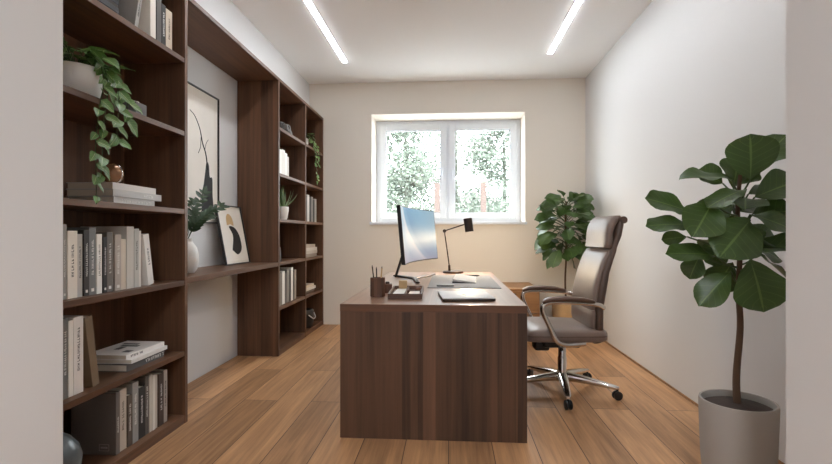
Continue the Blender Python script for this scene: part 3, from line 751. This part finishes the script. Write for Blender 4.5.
def art_small(p):
    b = B()
    V = lambda *q: [Vector((a, c, 0)) for a, c in q]
    blob(b, V((0.15, 0.12), (0.23, 0.08), (0.31, 0.13), (0.31, 0.24), (0.25, 0.31), (0.16, 0.32), (0.20, 0.24)), 0.0112, 0.0009)
    obj('ink_shape', b, M['inkblob'], p)
    b = B()
    blob(b, V((0.13, 0.33), (0.19, 0.34), (0.24, 0.33), (0.23, 0.40), (0.18, 0.43), (0.14, 0.40)), 0.0113, 0.0009)
    obj('tan_shape', b, M['tan'], p)
framed('small framed abstract print leaning on the niche shelf', (-1.808, 3.742, 0.846), (R(0), R(-11), R(-3)), 0.41, 0.50, 0.028, 0.007, art_small)

# ------------------------------------------------------------------ desk
DX0, DX1, DY0, DY1, DZ = -0.592, 0.405, 2.555, 4.77, 0.723
t = thing('desk', 'large walnut desk with solid end panels in the middle of the room', 'desk', (0, DY0, 0)); L = DY1 - DY0
obj('desktop', bx(DX0, DX1, 0, L, DZ - 0.04, DZ, 0.002), M['desktop'], t)
obj('edge_band', bx(DX0, DX1, -0.0015, 0.0, DZ - 0.04, DZ - 0.0005), M['edge'], t)
obj('end_panel', bx(DX0, DX1, 0.0015, 0.045, 0.0, DZ - 0.0405, 0.002), M['deskz'], t)
obj('end_panel', bx(DX0, DX1, L - 0.045, L - 0.0015, 0.0, DZ - 0.0405, 0.002), M['deskz'], t)
obj('modesty_panel', bx(DX0 + 0.02, DX0 + 0.045, 0.046, L - 0.046, 0.02, DZ - 0.041, 0.002), M['wy'], t)

# monitor (curved, faces the chair)
def monitor():
    y0, y1 = 3.56, 4.50; z0, z1 = 0.868, 1.318; N = 16
    t = thing('monitor', 'wide curved computer monitor on a black stand on the desk', 'monitor', (-0.26, 4.02, DZ))
    def P(u, v, off):
        # u along the width near->far, v bottom->top, off towards the room
        a = Vector((-0.337 + 0.0, y0, 0)); b_ = Vector((-0.118, y1, 0)); d = (b_ - a)
        nrm = Vector((d.y, -d.x, 0)).normalized()
        c = a + d * u + nrm * (-0.055 * 4 * u * (1 - u) + off)
        tilt = -0.042 * (v - 0.15)
        return c + nrm * tilt + Vector((0, 0, z0 + (z1 - z0) * v)) - Vector((-0.26, 4.02, DZ))
    def slab(u0, u1, v0, v1, o0, o1, uvm=False):
        b = B(); uv = b.loops.layers.uv.verify()
        rows = {}
        for i in range(N + 1):
            for j, (v, o) in enumerate(((v0, o0), (v1, o0), (v1, o1), (v0, o1))):
                rows[i, j] = b.verts.new(P(u0 + (u1 - u0) * i / N, v, o))
        for i in range(N):
            for j in range(4):
                f = b.faces.new((rows[i, j], rows[i + 1, j], rows[i + 1, (j + 1) % 4], rows[i, (j + 1) % 4]))
                if j == 2:
                    for lp in f.loops:
                        k = [kk for kk, vv in rows.items() if vv is lp.vert or vv == lp.vert][0]
                        lp[uv].uv = (k[0] / N, 1.0 if k[1] == 2 else 0.0)
        b.faces.new([rows[0, j] for j in range(4)]); b.faces.new([rows[N, j] for j in (3, 2, 1, 0)])
        return b
    obj('housing', slab(0, 1, 0, 1, -0.03, 0.0), M['black'], t, 40)
    b = slab(0.008, 0.992, 0.022, 0.985, -0.001, 0.0012, True)
    obj('screen', b, M['screen'], t, 40)
    bz = bx(-0.235, -0.195, 0.19, 0.27, 0.0, 0.008)
    bz.free()
    # stand: leaning neck, foot bar and two splayed toes
    b = B()
    tube(b, [(-0.09, 0.02, 0.36), (-0.125, 0.05, 0.25), (-0.205, 0.16, 0.03), (-0.215, 0.175, 0.012)], [0.032, 0.03, 0.026, 0.024], 12, 0.45)
    obj('stand_neck', b, M['black'], t, 50)
    b = tube(B(), [(-0.222, 0.19, 0.011), (-0.12, 0.06, 0.011), (-0.03, -0.05, 0.011)], 0.022, 12, 0.42)
    tube(b, [(-0.035, -0.045, 0.011), (-0.005, -0.22, 0.010), (0.018, -0.40, 0.009)], [0.021, 0.019, 0.016], 12, 0.42)
    tube(b, curve([(-0.035, -0.045, 0.011), (0.01, 0.08, 0.010), (0.07, 0.24, 0.009), (0.115, 0.40, 0.009)], 4), [0.021] * 4 + [0.019] * 5 + [0.016] * 4, 12, 0.42)
    obj('stand_foot', b, M['darkmetal'], t, 50)
    obj('mount_plate', bx(-0.115, -0.055, -0.02, 0.08, 0.30, 0.40, 0.004), M['black'], t)
    return t
monitor()

# desk lamp
t = thing('desk_lamp', 'slim bronze desk lamp with jointed arm and cylinder head', 'lamp', (0.03, 4.66, DZ))
obj('lamp_base', lathe(B(), [(0.098, 0), (0.1, 0.004), (0.1, 0.014), (0.094, 0.02), (0.01, 0.021)], 40), M['darkmetal'], t, 40)
obj('lamp_stem', tube(B(), [(-0.035, 0, 0.02), (-0.037, 0, 0.07), (-0.083, 0.0, 0.405)], 0.006, 12), M['darkmetal'], t, 50)
obj('lamp_collar', tube(B(), [(-0.035, 0, 0.018), (-0.037, 0, 0.075)], 0.012, 14), M['darkmetal'], t, 50)
obj('lamp_arm', tube(B(), [(-0.090, 0, 0.405), (0.118, -0.01, 0.473)], 0.006, 12), M['darkmetal'], t, 50)
mx = Matrix.Rotation(R(90), 4, 'X')
obj('lamp_joint', lathe(B(), [(0.017, -0.014), (0.017, 0.014)], 18, (-0.083, 0, 0.406), mx), M['darkmetal'], t, 40)
mx = Matrix.Rotation(R(-8), 4, 'Y')
hd = obj('lamp_head', lathe(B(), [(0.034, -0.066), (0.040, -0.066), (0.042, 0.062), (0.036, 0.066), (0.034, 0.060), (0.034, -0.066)], 28, (0.148, -0.01, 0.465), mx, False, False), M['darkmetal'], t, 40)
b = lathe(B(), [(0.0335, 0.050), (0.0335, 0.058)], 28, (0.148, -0.01, 0.465), mx); obj('head_cap', b, M['darkmetal'], t, 40)
obj('bulb', lathe(B(), [(0.008, -0.015), (0.024, -0.03), (0.027, -0.046), (0.018, -0.060), (0.004, -0.064)], 20, (0.148, -0.01, 0.465), mx), M['bulb'], t, 60)
ld = bpy.data.lights.new('lamp_light', 'POINT'); ld.energy = 24.0; ld.color = (1.0, 0.76, 0.46); ld.shadow_soft_size = 0.025
lo = bpy.data.objects.new('lamp_light', ld); COL.objects.link(lo); lo.location = (0.158, -0.01, 0.388); lo.parent = t

# things on the desk
t = thing('pencil_holder', 'hexagonal wooden pencil holder on the near corner of desk', 'pencil holder', (-0.435, 2.87, DZ), (0, 0, R(10)))
b = lathe(B(), [(0.042, 0), (0.044, 0.002), (0.044, 0.115), (0.035, 0.115), (0.035, 0.012)], 6)
obj('cup', b, M['boxwood'], t)
for i, (dx, dy, tx, ty, h, c, lab) in enumerate([(-0.012, 0.0, -0.034, 0.0, 0.178, 'darkmetal', 'dark brown pencil leaning left in wooden pencil holder'), (-0.004, 0.012, -0.012, 0.026, 0.165, 'black', 'black pen upright in wooden pencil holder'), (0.014, 0.0, 0.026, 0.004, 0.17, 'tan', 'natural wood pencil leaning right in wooden pencil holder')]):
    t = thing('pencil', lab, 'pencil', (-0.435 + dx, 2.87 + dy, DZ + 0.0125), group='pencils in the wooden holder')
    ax = Vector((tx - dx, ty - dy, h)); 
    obj('barrel', tube(B(), [(0, 0, 0.002), tuple(ax * 0.93)], 0.0038, 8), M[c], t, 50)
    obj('tip', tube(B(), [tuple(ax * 0.93), tuple(ax)], [0.0038, 0.0008], 8), M['ink'], t, 50)
t = thing('inkwell', 'small walnut cube with round lid beside the pencil holder', 'inkwell', (-0.40, 3.06, DZ), (0, 0, R(8)))
obj('inkwell_body', bx(-0.029, 0.029, -0.029, 0.029, 0, 0.058, 0.003), M['boxwood'], t)
obj('inkwell_lid', lathe(B(), [(0.014, 0.058), (0.014, 0.068), (0.010, 0.072)], 18), M['darkmetal'], t, 40)

t = thing('desk_tray', 'shallow wooden organiser tray at the near edge of desk', 'tray', (-0.26, 2.755, DZ), (0, 0, R(2)))
b = bx(-0.1, 0.1, 0, 0.44, 0, 0.008, 0.001)
for a in ((-0.1, 0.1, 0, 0.01), (-0.1, 0.1, 0.43, 0.44), (-0.1, -0.09, 0.01, 0.43), (0.09, 0.1, 0.01, 0.43)): box(b, a[0], a[1], a[2], a[3], 0.008, 0.032, 0.001)
obj('tray_body', b, M['trayw'], t)
b = bx(-0.006, 0.004, 0.01, 0.43, 0.008, 0.028); box(b, 0.004, 0.09, 0.2, 0.21, 0.008, 0.028)
obj('tray_divider', b, M['trayw'], t)
tag(obj('note_paper', bx(-0.345, -0.272, 2.78, 3.16, DZ + 0.009, DZ + 0.016)), 'white note paper lying in the wooden organiser tray', 'paper').data.materials.append(M['white'])
tag(obj('business_card_stack', bx(-0.245, -0.185, 2.79, 2.94, DZ + 0.009, DZ + 0.026, 0.001), M['mount']), 'small stack of pale cards in near part of organiser tray', 'cards')
tag(obj('wooden_block', bx(-0.338, -0.284, 3.165, 3.19, DZ + 0.009, DZ + 0.068, 0.002), M['tan']), 'upright beige block standing at back of organiser tray', 'block')
tag(obj('stapler', loft(B(), [((-0.235, 3.05, DZ + 0.022), (0, 0, 0.012), (0.012, 0, 0)), ((-0.22, 3.05, DZ + 0.026), (0, 0, 0.017), (0, 0.014, 0)), ((-0.195, 3.05, DZ + 0.026), (0, 0, 0.017), (0, 0.014, 0)), ((-0.185, 3.05, DZ + 0.024), (0, 0, 0.012), (0, 0.01, 0))][1:], 14, 3), M['boxwood'], None, 50), 'small dark brown stapler in back of organiser tray', 'stapler')

tag(obj('desk_mat', bx(-0.157, 0.355, 3.345, 4.36, DZ, DZ + 0.005, 0.002), M['felt']), 'large grey felt mat lying on the desk', 'desk mat')
# laptop
t = thing('laptop', 'closed silver laptop lying at the near edge of desk', 'laptop', (0.09, 2.85, DZ), (0, 0, R(6)))
obj('laptop_base', bx(-0.148, 0.148, -0.165, 0.165, 0.003, 0.014, 0.002), M['darkmetal'], t, 40)
lid = obj('laptop_lid', bx(-0.148, 0.148, -0.165, 0.165, 0.0145, 0.0205, 0.0015), M['silver'], t, 40)
b = B(); prism(b, [(0.018 * math.cos(a) * (1 + 0.12 * math.cos(2 * a)), 0.022 * math.sin(a)) for a in [2 * PI * k / 24 for k in range(24)] if not (-0.42 < a - 0 < 0.42 or a > 5.9)], 0.0205, 0.0211, 2)
prism(b, [(0.002, 0.026), (0.009, 0.029), (0.012, 0.037), (0.005, 0.034)], 0.0205, 0.0211, 2)
obj('lid_emblem', b, M['chrome'], lid)
b = B()
for sx in (-1, 1):
    for sy in (-1, 1): lathe(b, [(0.008, 0.0), (0.008, 0.003)], 10, (sx * 0.12, sy * 0.135, 0))
obj('rubber_feet', b, M['black'], t)
# notebook, pen, phone on the mat
t = thing('notebook', 'open white notebook with dark edge on the grey mat', 'notebook', (0.122, 3.9, DZ + 0.005), (0, 0, R(-4)))
obj('page_block', prism(B(), [(-0.085, 0.012), (0.085, 0.003), (0.085, 0.007), (-0.085, 0.03)], -0.25, 0.25, 1), M['paperw'], t)
obj('notebook_cover', prism(B(), [(-0.087, 0.0), (0.09, 0.0), (0.09, 0.003), (-0.087, 0.012)], -0.256, 0.256, 1), M['black'], t)
t = thing('pen', 'black pen lying across the far end of the grey mat', 'pen', (0.19, 4.24, DZ + 0.0125), (0, 0, R(3)))
mx = Matrix.Rotation(R(90), 4, 'Y')
obj('barrel', lathe(B(), [(0.004, -0.07), (0.0075, -0.06), (0.0075, 0.05), (0.003, 0.068)], 14, (0, 0, 0), mx), M['black'], t, 40)
obj('clip', bx(-0.062, -0.02, -0.0015, 0.0015, 0.007, 0.0095), M['silver'], t)
t = thing('smartphone', 'black smartphone lying near the left edge of grey mat', 'phone', (-0.035, 3.44, DZ + 0.005), (0, 0, R(-84)))
obj('phone_body', bx(-0.036, 0.036, -0.06, 0.06, 0, 0.009, 0.003), M['black'], t, 40)
obj('phone_screen', bx(-0.033, 0.033, -0.057, 0.057, 0.009, 0.0095), M['frameblack'], t)

# ------------------------------------------------------------------ low oak cabinet behind the desk
t = thing('low_cabinet', 'low oak cabinet against the back wall behind the desk', 'cabinet', (0, 5.02, 0))
cx0, cx1 = 0.30, 0.925
b = bx(cx0, cx0 + 0.02, 0.02, 0.7, 0.03, 0.51); box(b, cx1 - 0.02, cx1, 0.02, 0.7, 0.03, 0.51); box(b, cx0, cx1, 0.68, 0.7, 0.03, 0.51); box(b, cx0, cx1, 0.02, 0.7, 0.03, 0.05)
obj('cabinet_body', b, M['oakx'], t)
obj('cabinet_top', bx(cx0 - 0.004, cx1 + 0.004, 0, 0.71, 0.51, 0.532, 0.002), M['oakx'], t)
obj('plinth', bx(cx0 + 0.01, cx1 - 0.01, 0.05, 0.68, 0, 0.03), M['wx'], t)
for z0 in (0.055, 0.285):
    d = obj('drawer', bx(cx0 + 0.004, cx1 - 0.004, 0.0, 0.02, z0, z0 + 0.222, 0.002), M['oakx'], t)
    obj('handle', bx((cx0 + cx1) / 2 - 0.07, (cx0 + cx1) / 2 + 0.07, -0.014, 0.0, z0 + 0.19, z0 + 0.2, 0.002), M['darkmetal'], d)

# ------------------------------------------------------------------ office chair
def chair():
    t = thing('office_chair', 'high-backed taupe leather office chair with chrome base beside desk', 'chair', (0.782, 3.42, 0), (0, 0, R(3)))
    # base
    obj('gas_lift', lathe(B(), [(0.030, 0.10), (0.030, 0.24), (0.026, 0.245), (0.026, 0.33)], 24), M['chrome'], t, 40)
    obj('base_hub', lathe(B(), [(0.042, 0.075), (0.048, 0.085), (0.048, 0.125), (0.036, 0.14)], 28), M['chrome'], t, 40)
    for k in range(5):
        a = R(-28 + 72 * k); ca, sa = math.cos(a), math.sin(a)
        rows = []
        for d, z, hw_, hh_ in ((0.03, 0.110, 0.036, 0.030), (0.14, 0.104, 0.031, 0.024), (0.27, 0.090, 0.025, 0.018), (0.35, 0.08, 0.018, 0.013), (0.37, 0.078, 0.012, 0.009)):
            rows.append(((ca * d, sa * d, z), (-sa * hw_, ca * hw_, 0), (0, 0, hh_)))
        lg = obj('base_leg', loft(B(), rows, 20, 3.2), M['chrome'], t, 50)
        b = B(); cx, cy = ca * 0.358, sa * 0.358
        rot = Matrix.Rotation(a + R(35 + 40 * k), 4, 'Z') @ Matrix.Rotation(R(90), 4, 'X')
        for s in (-0.022, 0.006):
            lathe(b, [(0.020, s), (0.029, s + 0.003), (0.030, s + 0.008), (0.029, s + 0.013), (0.020, s + 0.016)], 22, (cx, cy, 0.030), rot)
        lathe(b, [(0.012, -0.007), (0.012, 0.007)], 12, (cx, cy, 0.030), rot)
        tube(b, [(cx, cy, 0.03), (cx, cy, 0.07)], 0.008, 10)
        obj('caster', b, M['black'], lg, 40)
    # mechanism
    b = bx(-0.15, 0.10, -0.10, 0.10, 0.325, 0.388, 0.014); box(b, -0.20, -0.10, -0.06, 0.06, 0.295, 0.36, 0.014)
    obj('tilt_mechanism', b, M['black'], t, 40)
    b = tube(B(), [(-0.06, -0.08, 0.362), (-0.07, -0.20, 0.355)], 0.006, 8); tube(b, [(-0.07, -0.20, 0.355), (-0.075, -0.25, 0.353)], 0.011, 10)
    obj('tilt_lever', b, M['black'], t, 50)
    # seat: sections across X
    rows = []
    for x, hy, zt, zb in ((-0.30, 0.20, 0.425, 0.40), (-0.292, 0.235, 0.452, 0.392), (-0.265, 0.255, 0.475, 0.388), (-0.2, 0.262, 0.490, 0.386), (-0.05, 0.265, 0.488, 0.386), (0.12, 0.262, 0.482, 0.386), (0.195, 0.255, 0.486, 0.388), (0.228, 0.23, 0.470, 0.395)):
        rows.append(((x, 0, (zt + zb) / 2), (0, hy, 0), (0, 0, (zt - zb) / 2)))
    obj('seat', loft(B(), rows, 40, 5), M['leather'], t, 60)
    rows = [((x, 0, 0.436), (0, hy, 0), (0, 0, 0.004)) for x, hy in ((-0.297, 0.225), (-0.27, 0.262), (-0.05, 0.2705), (0.195, 0.262), (0.225, 0.24))]
    obj('seat_seam', loft(B(), rows, 40, 6), M['leather_dark'], t, 60)
    # back: profile leaning away from the desk
    def bp(z):      # front surface x at height z
        k = (z - 0.47) / 0.55
        return 0.122 + 0.100 * k + 0.035 * (1 - (2 * k - 1) ** 2) * (-1) + 0.012 * k * k
    def sec(z, fx, hy, d): return ((fx + d / 2, 0, z), (0, hy, 0), (d / 2, 0, d * 0.05))
    def pad(z0, z1, hy0, hy1, d0, n=9, edge=0.014):
        rows = []
        for i in range(n + 1):
            k = i / n; z = z0 + (z1 - z0) * k
            e = min(k, 1 - k) * n
            sh = 1.0 if e > 1.4 else (0.90 if e > 0.5 else 0.72)
            hy = (hy0 + (hy1 - hy0) * k) * (1.0 if e > 0.5 else 0.97)
            rows.append(sec(z, bp(z) + d0 * (1 - sh) * 0.6, hy, d0 * sh))
        return loft(B(), rows, 36, 4.5)
    obj('lumbar_cushion', pad(0.475, 0.60, 0.222, 0.23, 0.06, 7), M['leather'], t, 60)
    obj('backrest', pad(0.602, 0.995, 0.23, 0.22, 0.058, 12), M['leather'], t, 60)
    # shell behind
    rows = []
    for z, hy, d in ((0.365, 0.14, 0.03), (0.385, 0.20, 0.045), (0.45, 0.24, 0.065), (0.62, 0.250, 0.066), (0.85, 0.245, 0.06), (0.985, 0.234, 0.056), (1.01, 0.215, 0.054), (1.09, 0.212, 0.056), (1.16, 0.21, 0.056), (1.20, 0.20, 0.05)):
        rows.append(((bp(min(z, 1.04)) + 0.022 + (0.012 if z < 0.44 else 0) + d / 2 + max(0, z - 1.0) * 0.2, 0, z), (0, hy, 0), (d / 2, 0, 0)))
    obj('back_shell', loft(B(), rows, 36, 4.5), M['leather_dark'], t, 60)
    # headrest: rolled pillow
    rows = []
    prof = ((1.005, 0.0, 0.055), (1.012, -0.018, 0.085), (1.05, -0.026, 0.06), (1.11, -0.024, 0.062), (1.16, -0.014, 0.072), (1.195, 0.004, 0.08), (1.213, 0.022, 0.07), (1.222, 0.036, 0.05))
    for z, dx, d in prof:
        fx = bp(min(z, 1.05)) + dx
        rows.append(((fx + d / 2, 0, z), (0, 0.205 if 1.01 < z < 1.215 else 0.198, 0), (d / 2, 0, 0)))
    obj('headrest', loft(B(), rows, 36, 4.5), M['leather'], t, 60)
    b = tube(B(), [(bp(1.04) + 0.098, -0.212, 1.192), (bp(1.04) + 0.098, 0.212, 1.192)], 0.024, 14)
    obj('headrest_roll', b, M['leather_dark'], t, 60)
    # arms
    for s in (-1, 1):
        y = s * 0.315; AX = lambda x: -0.212 + (x + 0.232) * 0.80
        c = curve([(AX(q[0]),) + q[1:] for q in [(0.275, s * 0.262, 0.625), (0.20, y, 0.652), (0.05, y, 0.664), (-0.12, y, 0.668), (-0.205, y, 0.658), (-0.232, y, 0.625), (-0.215, y, 0.575), (-0.165, y, 0.49), (-0.128, y, 0.43), (-0.09, y * 0.99, 0.402), (-0.02, y * 0.95, 0.39), (0.12, y * 0.855, 0.392)]], 6)
        arm = obj('arm_frame', tube(B(), c, 0.0125, 12, 1.25), M['chrome'], t, 60)
        rows = []
        for x, z, hw_, hh_ in ((-0.232, 0.664, 0.012, 0.008), (-0.222, 0.672, 0.026, 0.014), (-0.17, 0.686, 0.03, 0.016), (-0.05, 0.690, 0.031, 0.016), (0.08, 0.684, 0.029, 0.015), (0.165, 0.672, 0.024, 0.012), (0.18, 0.668, 0.012, 0.007)):
            rows.append(((AX(x), y, z), (0, hw_, 0), (0, 0, hh_)))
        obj('arm_pad', loft(B(), rows, 20, 3), M['armwood'], arm, 60)
    return t
chair()

# ------------------------------------------------------------------ big fig plant by the right wall
FX, FY = 1.167, 2.04
t = thing('fiddle_leaf_fig', 'large broad-leaved fig tree in grey pot by the right wall', 'plant', (FX, FY, 0))
obj('pot', lathe(B(), [(0.110, 0), (0.116, 0.006), (0.132, 0.2), (0.139, 0.415), (0.137, 0.425), (0.129, 0.425), (0.126, 0.41), (0.121, 0.33)], 56), M['potgrey'], t, 40)
obj('soil', lathe(B(), [(0.125, 0.398), (0.11, 0.404), (0.06, 0.412), (0.012, 0.414)], 32), M['soil'], t, 60)
b = tube(B(), curve([(0.0, 0, 0.39), (-0.005, 0, 0.52), (0.010, 0.0, 0.72), (0.004, 0, 0.86), (0.008, 0, 1.02), (0.0, 0, 1.20), (0.01, 0, 1.34)], 6), [0.0145 - 0.0002 * i for i in range(37)], 12)
obj('trunk', b, M['trunk'], t, 60)
S = 0.00406 / 2.44
def fp(zx, zy, dep): return Vector(((zx - 263.5) * S, dep + (zx - 263.5) * S * 0.07, 1.1 + (114 * 2.44 - zy) * S))
lb = B(); sb = B()
FIG = [  # base, tip (picture-crop units), width m, depth of base and tip (towards viewer negative), facing
 ((272, 150), (262, 46), 0.185, -0.06, -0.10, (0, -1, 0.25)),
 ((300, 120), (392, 30), 0.13, 0.0, 0.02, (-0.3, -0.8, 0.6)),
 ((250, 145), (122, 124), 0.10, 0.0, -0.04, (0.1, -0.5, 1)),
 ((150, 225), (36, 186), 0.11, 0.0, -0.03, (0.3, -0.95, 0.8)),
 ((150, 255), (28, 252), 0.095, -0.03, -0.06, (0, -0.75, 1)),
 ((175, 205), (118, 275), 0.145, -0.08, -0.15, (-0.1, -1, 0.3)),
 ((262, 172), (150, 200), 0.09, -0.06, -0.13, (0.1, -0.4, 1)),
 ((268, 245), (172, 320), 0.175, -0.07, -0.17, (-0.1, -1, 0.45)),
 ((272, 232), (350, 262), 0.125, -0.06, -0.16, (0.1, -0.7, 0.8)),
 ((290, 190), (400, 140), 0.13, -0.04, -0.06, (0.1, -0.8, 0.6)),
 ((285, 270), (400, 290), 0.13, 0.04, 0.06, (0.1, -0.7, 0.7)),
 ((205, 332), (84, 310), 0.095, -0.02, -0.06, (0, -0.8, 0.9)),
 ((188, 330), (158, 388), 0.085, 0.05, 0.05, (-0.8, -0.6, -0.4)),
 ((232, 368), (152, 442), 0.105, -0.04, -0.06, (-0.2, -0.8, 0.6)),
 ((272, 340), (290, 456), 0.195, -0.06, -0.12, (0.0, -1, 0.2)),
 ((300, 325), (384, 392), 0.075, -0.03, -0.05, (0.5, -0.4, 0.8)),
 ((170, 285), (110, 292), 0.06, 0.10, 0.12, (0.2, -0.7, 0.3)),
 ((255, 150), (205, 108), 0.11, 0.08, 0.10, (0, -0.8, 0.5)),
 ((300, 150), (335, 105), 0.10, 0.08, 0.10, (0, -0.8, 0.5)),
 ((270, 205), (190, 240), 0.13, 0.05, 0.08, (0, -0.8, 0.6)),
 ((275, 215), (350, 205), 0.13, 0.05, 0.10, (0, -0.8, 0.6)),
 ((272, 260), (320, 325), 0.13, 0.0, 0.03, (0, -0.9, 0.4)),
 ((268, 300), (215, 350), 0.10, 0.06, 0.1, (0, -0.8, 0.6)),
 ((290, 300), (410, 330), 0.11, 0.05, 0.08, (0, -0.7, 0.7)),
 ((300, 230), (430, 215), 0.13, 0.0, 0.02, (0, -0.7, 0.7)),
 ((300, 180), (440, 170), 0.13, 0.03, 0.08, (0, -0.6, 0.8)),
 ((290, 310), (440, 300), 0.12, 0.03, -0.05, (0, -0.6, 0.8)),
 ((270, 160), (300, 90), 0.14, 0.05, 0.09, (0, -0.9, 0.3)),
 ((275, 190), (240, 215), 0.13, -0.02, -0.12, (0, -0.6, 0.9)),
 ((275, 230), (300, 300), 0.13, 0.05, 0.14, (0, -0.3, 1)),
 ((270, 210), (290, 190), 0.13, 0.06, 0.2, (0, 0.3, 1)),
 ((270, 290), (255, 300), 0.13, 0.06, 0.22, (0, 0.3, 1)),
 ((268, 350), (240, 420), 0.12, 0.05, 0.10, (0, -0.7, 0.6)),
]
r = random.Random(4)
for k, (p, q, wd, d0, d1, nrm) in enumerate(FIG):
    A, Bv = fp(p[0], p[1], d0), fp(q[0], q[1], d1)
    leaf(lb, A, Bv, wd * 1.18, nrm, r.uniform(0.04, 0.20), r.uniform(0.05, 0.16), 'fig', 12, 6, 0.04, r.uniform(0, 6))
    zt = max(0.80, min(1.34, A.z - 0.05)); 
    tube(sb, curve([(0.005, 0, zt), tuple((Vector((0.005, 0, zt)) + A) / 2 + Vector((0, 0, -0.01))), tuple(A)], 4), 0.0036, 7)
obj('stems', sb, M['stemgreen'], t, 60)
foliage('foliage', lb, M['fig'], t)

# ------------------------------------------------------------------ smaller fig in the back corner
t = thing('corner_fig', 'leafy fig tree in beige pot in the back corner behind the chair', 'plant', (1.245, 5.25, 0))
obj('pot', lathe(B(), [(0.11, 0), (0.118, 0.01), (0.142, 0.2), (0.152, 0.36), (0.144, 0.362), (0.14, 0.345), (0.136, 0.3)], 40), M['tan'], t, 40)
obj('soil', lathe(B(), [(0.139, 0.335), (0.05, 0.345), (0.01, 0.346)], 28), M['soil'], t, 60)
obj('trunk', tube(B(), curve([(0, 0, 0.33), (-0.012, 0, 0.6), (0.0, 0, 0.9), (-0.01, 0, 1.2), (0.0, 0, 1.45)], 6), 0.010, 10), M['trunk'], t, 60)
r = random.Random(21); lb = B(); sb = B()
for k in range(120):
    z = 0.86 + 0.60 * (k + 0.5) / 120; a = k * 2.39996 + r.uniform(-.3, .3)
    kk = (z - 0.86) / 0.60
    env = 0.06 + 0.20 * math.sin(PI * min(1, 0.15 + kk * 0.8)) ** 0.8
    q = env * r.uniform(0.35, 1.0)
    p = Vector((math.cos(a) * q * 0.5, math.sin(a) * q * 0.5, z + 0.02))
    L = r.uniform(0.13, 0.21)
    d = Vector((math.cos(a), math.sin(a), r.uniform(-0.9, 0.4) + kk * 0.6)).normalized()
    p2 = p + d * q * 0.5
    tip = p2 + d * L + Vector((0, 0, -0.02))
    if tip.x > 0.315: continue
    leaf(lb, p2, tip, L * r.uniform(0.62, 0.82), (math.cos(a) * 0.3 + r.uniform(-.4, .4), -0.7 + r.uniform(-.4, .3), 0.8), r.uniform(0.1, 0.35), 0.1, 'fig', 7, 4, 0.03, r.uniform(0, 6))
    tube(sb, curve([(0, 0, z - 0.03), tuple(p), tuple(p2)], 3), 0.003, 6)
obj('stems', sb, M['stemgreen'], t, 60); foliage('foliage', lb, M['figback'], t)

# ------------------------------------------------------------------ outside the window
M['treeleaf'] = mat('outdoor_leaf', (104, 108, 98), 0.8, var=0.2, scale=3)
M['treeleaf2'] = mat('outdoor_conifer', (84, 92, 80), 0.8, var=0.2, scale=3)
M['outbark'] = mat('outdoor_pinkish_post', (74, 60, 54), 0.9, var=0.1); M['treebark'] = mat('outdoor_bark', (62, 64, 54), 0.9, var=0.2)
M['groundbounce'] = mat('pale_bounce_ground', (232, 231, 229), 0.95, var=0.15, scale=2)  # unseen ground, made pale to bounce skylight up onto the room ceiling
M['outwall'] = mat('white_render', (236, 234, 230), 0.9, var=0.02)
struct('ground', bx(-14, 14, 6.35, 30, -0.25, -0.15), M['groundbounce'])
def tree(label, loc, H, Rr, seed, m, conifer, n=2600):
    r = random.Random(seed); t = thing('garden_tree', label, 'tree', loc, group=None)
    obj('trunk', tube(B(), [(0, 0, 0), (0.02, 0, H * 0.5), (0, 0, H * 0.92)], [0.07, 0.045, 0.015], 9), M['treebark'], t, 60)
    vs, fs = [], []
    cl = [(r.uniform(0, 2 * PI), r.random(), r.random()) for _ in range(70)]
    for k in range(n):
        a, hz, rr = cl[r.randrange(70)]
        z = H * (0.12 + 0.86 * hz)
        env = Rr * ((1 - hz) ** 0.75 + 0.06 if conifer else max(0.15, math.sin(PI * (0.12 + 0.82 * hz))))
        q = env * (0.45 + 0.55 * rr)
        c = Vector((math.cos(a) * q, math.sin(a) * q, z)) + Vector((r.gauss(0, 1), r.gauss(0, 1), r.gauss(0, .8))) * Rr * 0.17
        s = r.uniform(0.025, 0.06)
        u = Vector((r.uniform(-1, 1), r.uniform(-1, 1), r.uniform(-1, .6))).normalized(); v = u.orthogonal().normalized()
        i = len(vs)
        vs += [c - u * s, c + v * s * 0.5, c + u * s, c - v * s * 0.5]; fs.append((i, i + 1, i + 2, i + 3))
    me = bpy.data.meshes.new('crown'); me.from_pydata(vs, [], fs); me.materials.append(m)
    o = bpy.data.objects.new('crown', me); COL.objects.link(o); o.parent = t
tree('bushy green tree beyond the left window pane', (-0.95, 10.2, -0.15), 4.3, 1.25, 1, M['treeleaf2'], True, 14000)
tree('pale loose tree between the window panes outside', (0.15, 12.5, -0.15), 4.6, 1.2, 2, M['treeleaf'], False, 7000)
tree('green conifer beyond the right window pane', (1.15, 10.4, -0.15), 4.2, 1.25, 3, M['treeleaf2'], True, 14000)
tree('pale bush at far left outside the window', (-2.0, 12.0, -0.15), 4.0, 1.3, 4, M['treeleaf'], False, 7000)
tree('pale tree at far right outside the window', (2.6, 13.0, -0.15), 4.4, 1.4, 5, M['treeleaf'], False, 7000)
for x, lab in ((-0.24, 'pinkish wooden garden post outside the left window pane'), (0.62, 'pinkish wooden garden post outside the right window pane')):
    tag(obj('garden_post', bx(x - 0.05, x + 0.05, 8.95, 9.05, -0.15, 2.05, 0.01), M['outbark']), lab, 'post', 'garden posts')
t = thing('garden_shed', 'low white garden building behind the right window pane', 'building', (0.55, 14.5, -0.15))
obj('shed_wall', bx(-0.9, 1.1, 0, 1.5, 0, 2.1), M['outwall'], t)
obj('shed_roof', prism(B(), [(-1.05, 2.1), (1.25, 2.1), (1.25, 2.18), (0.1, 2.5), (-1.05, 2.18)], -0.15, 1.65, 1), M['potgrey'], t)
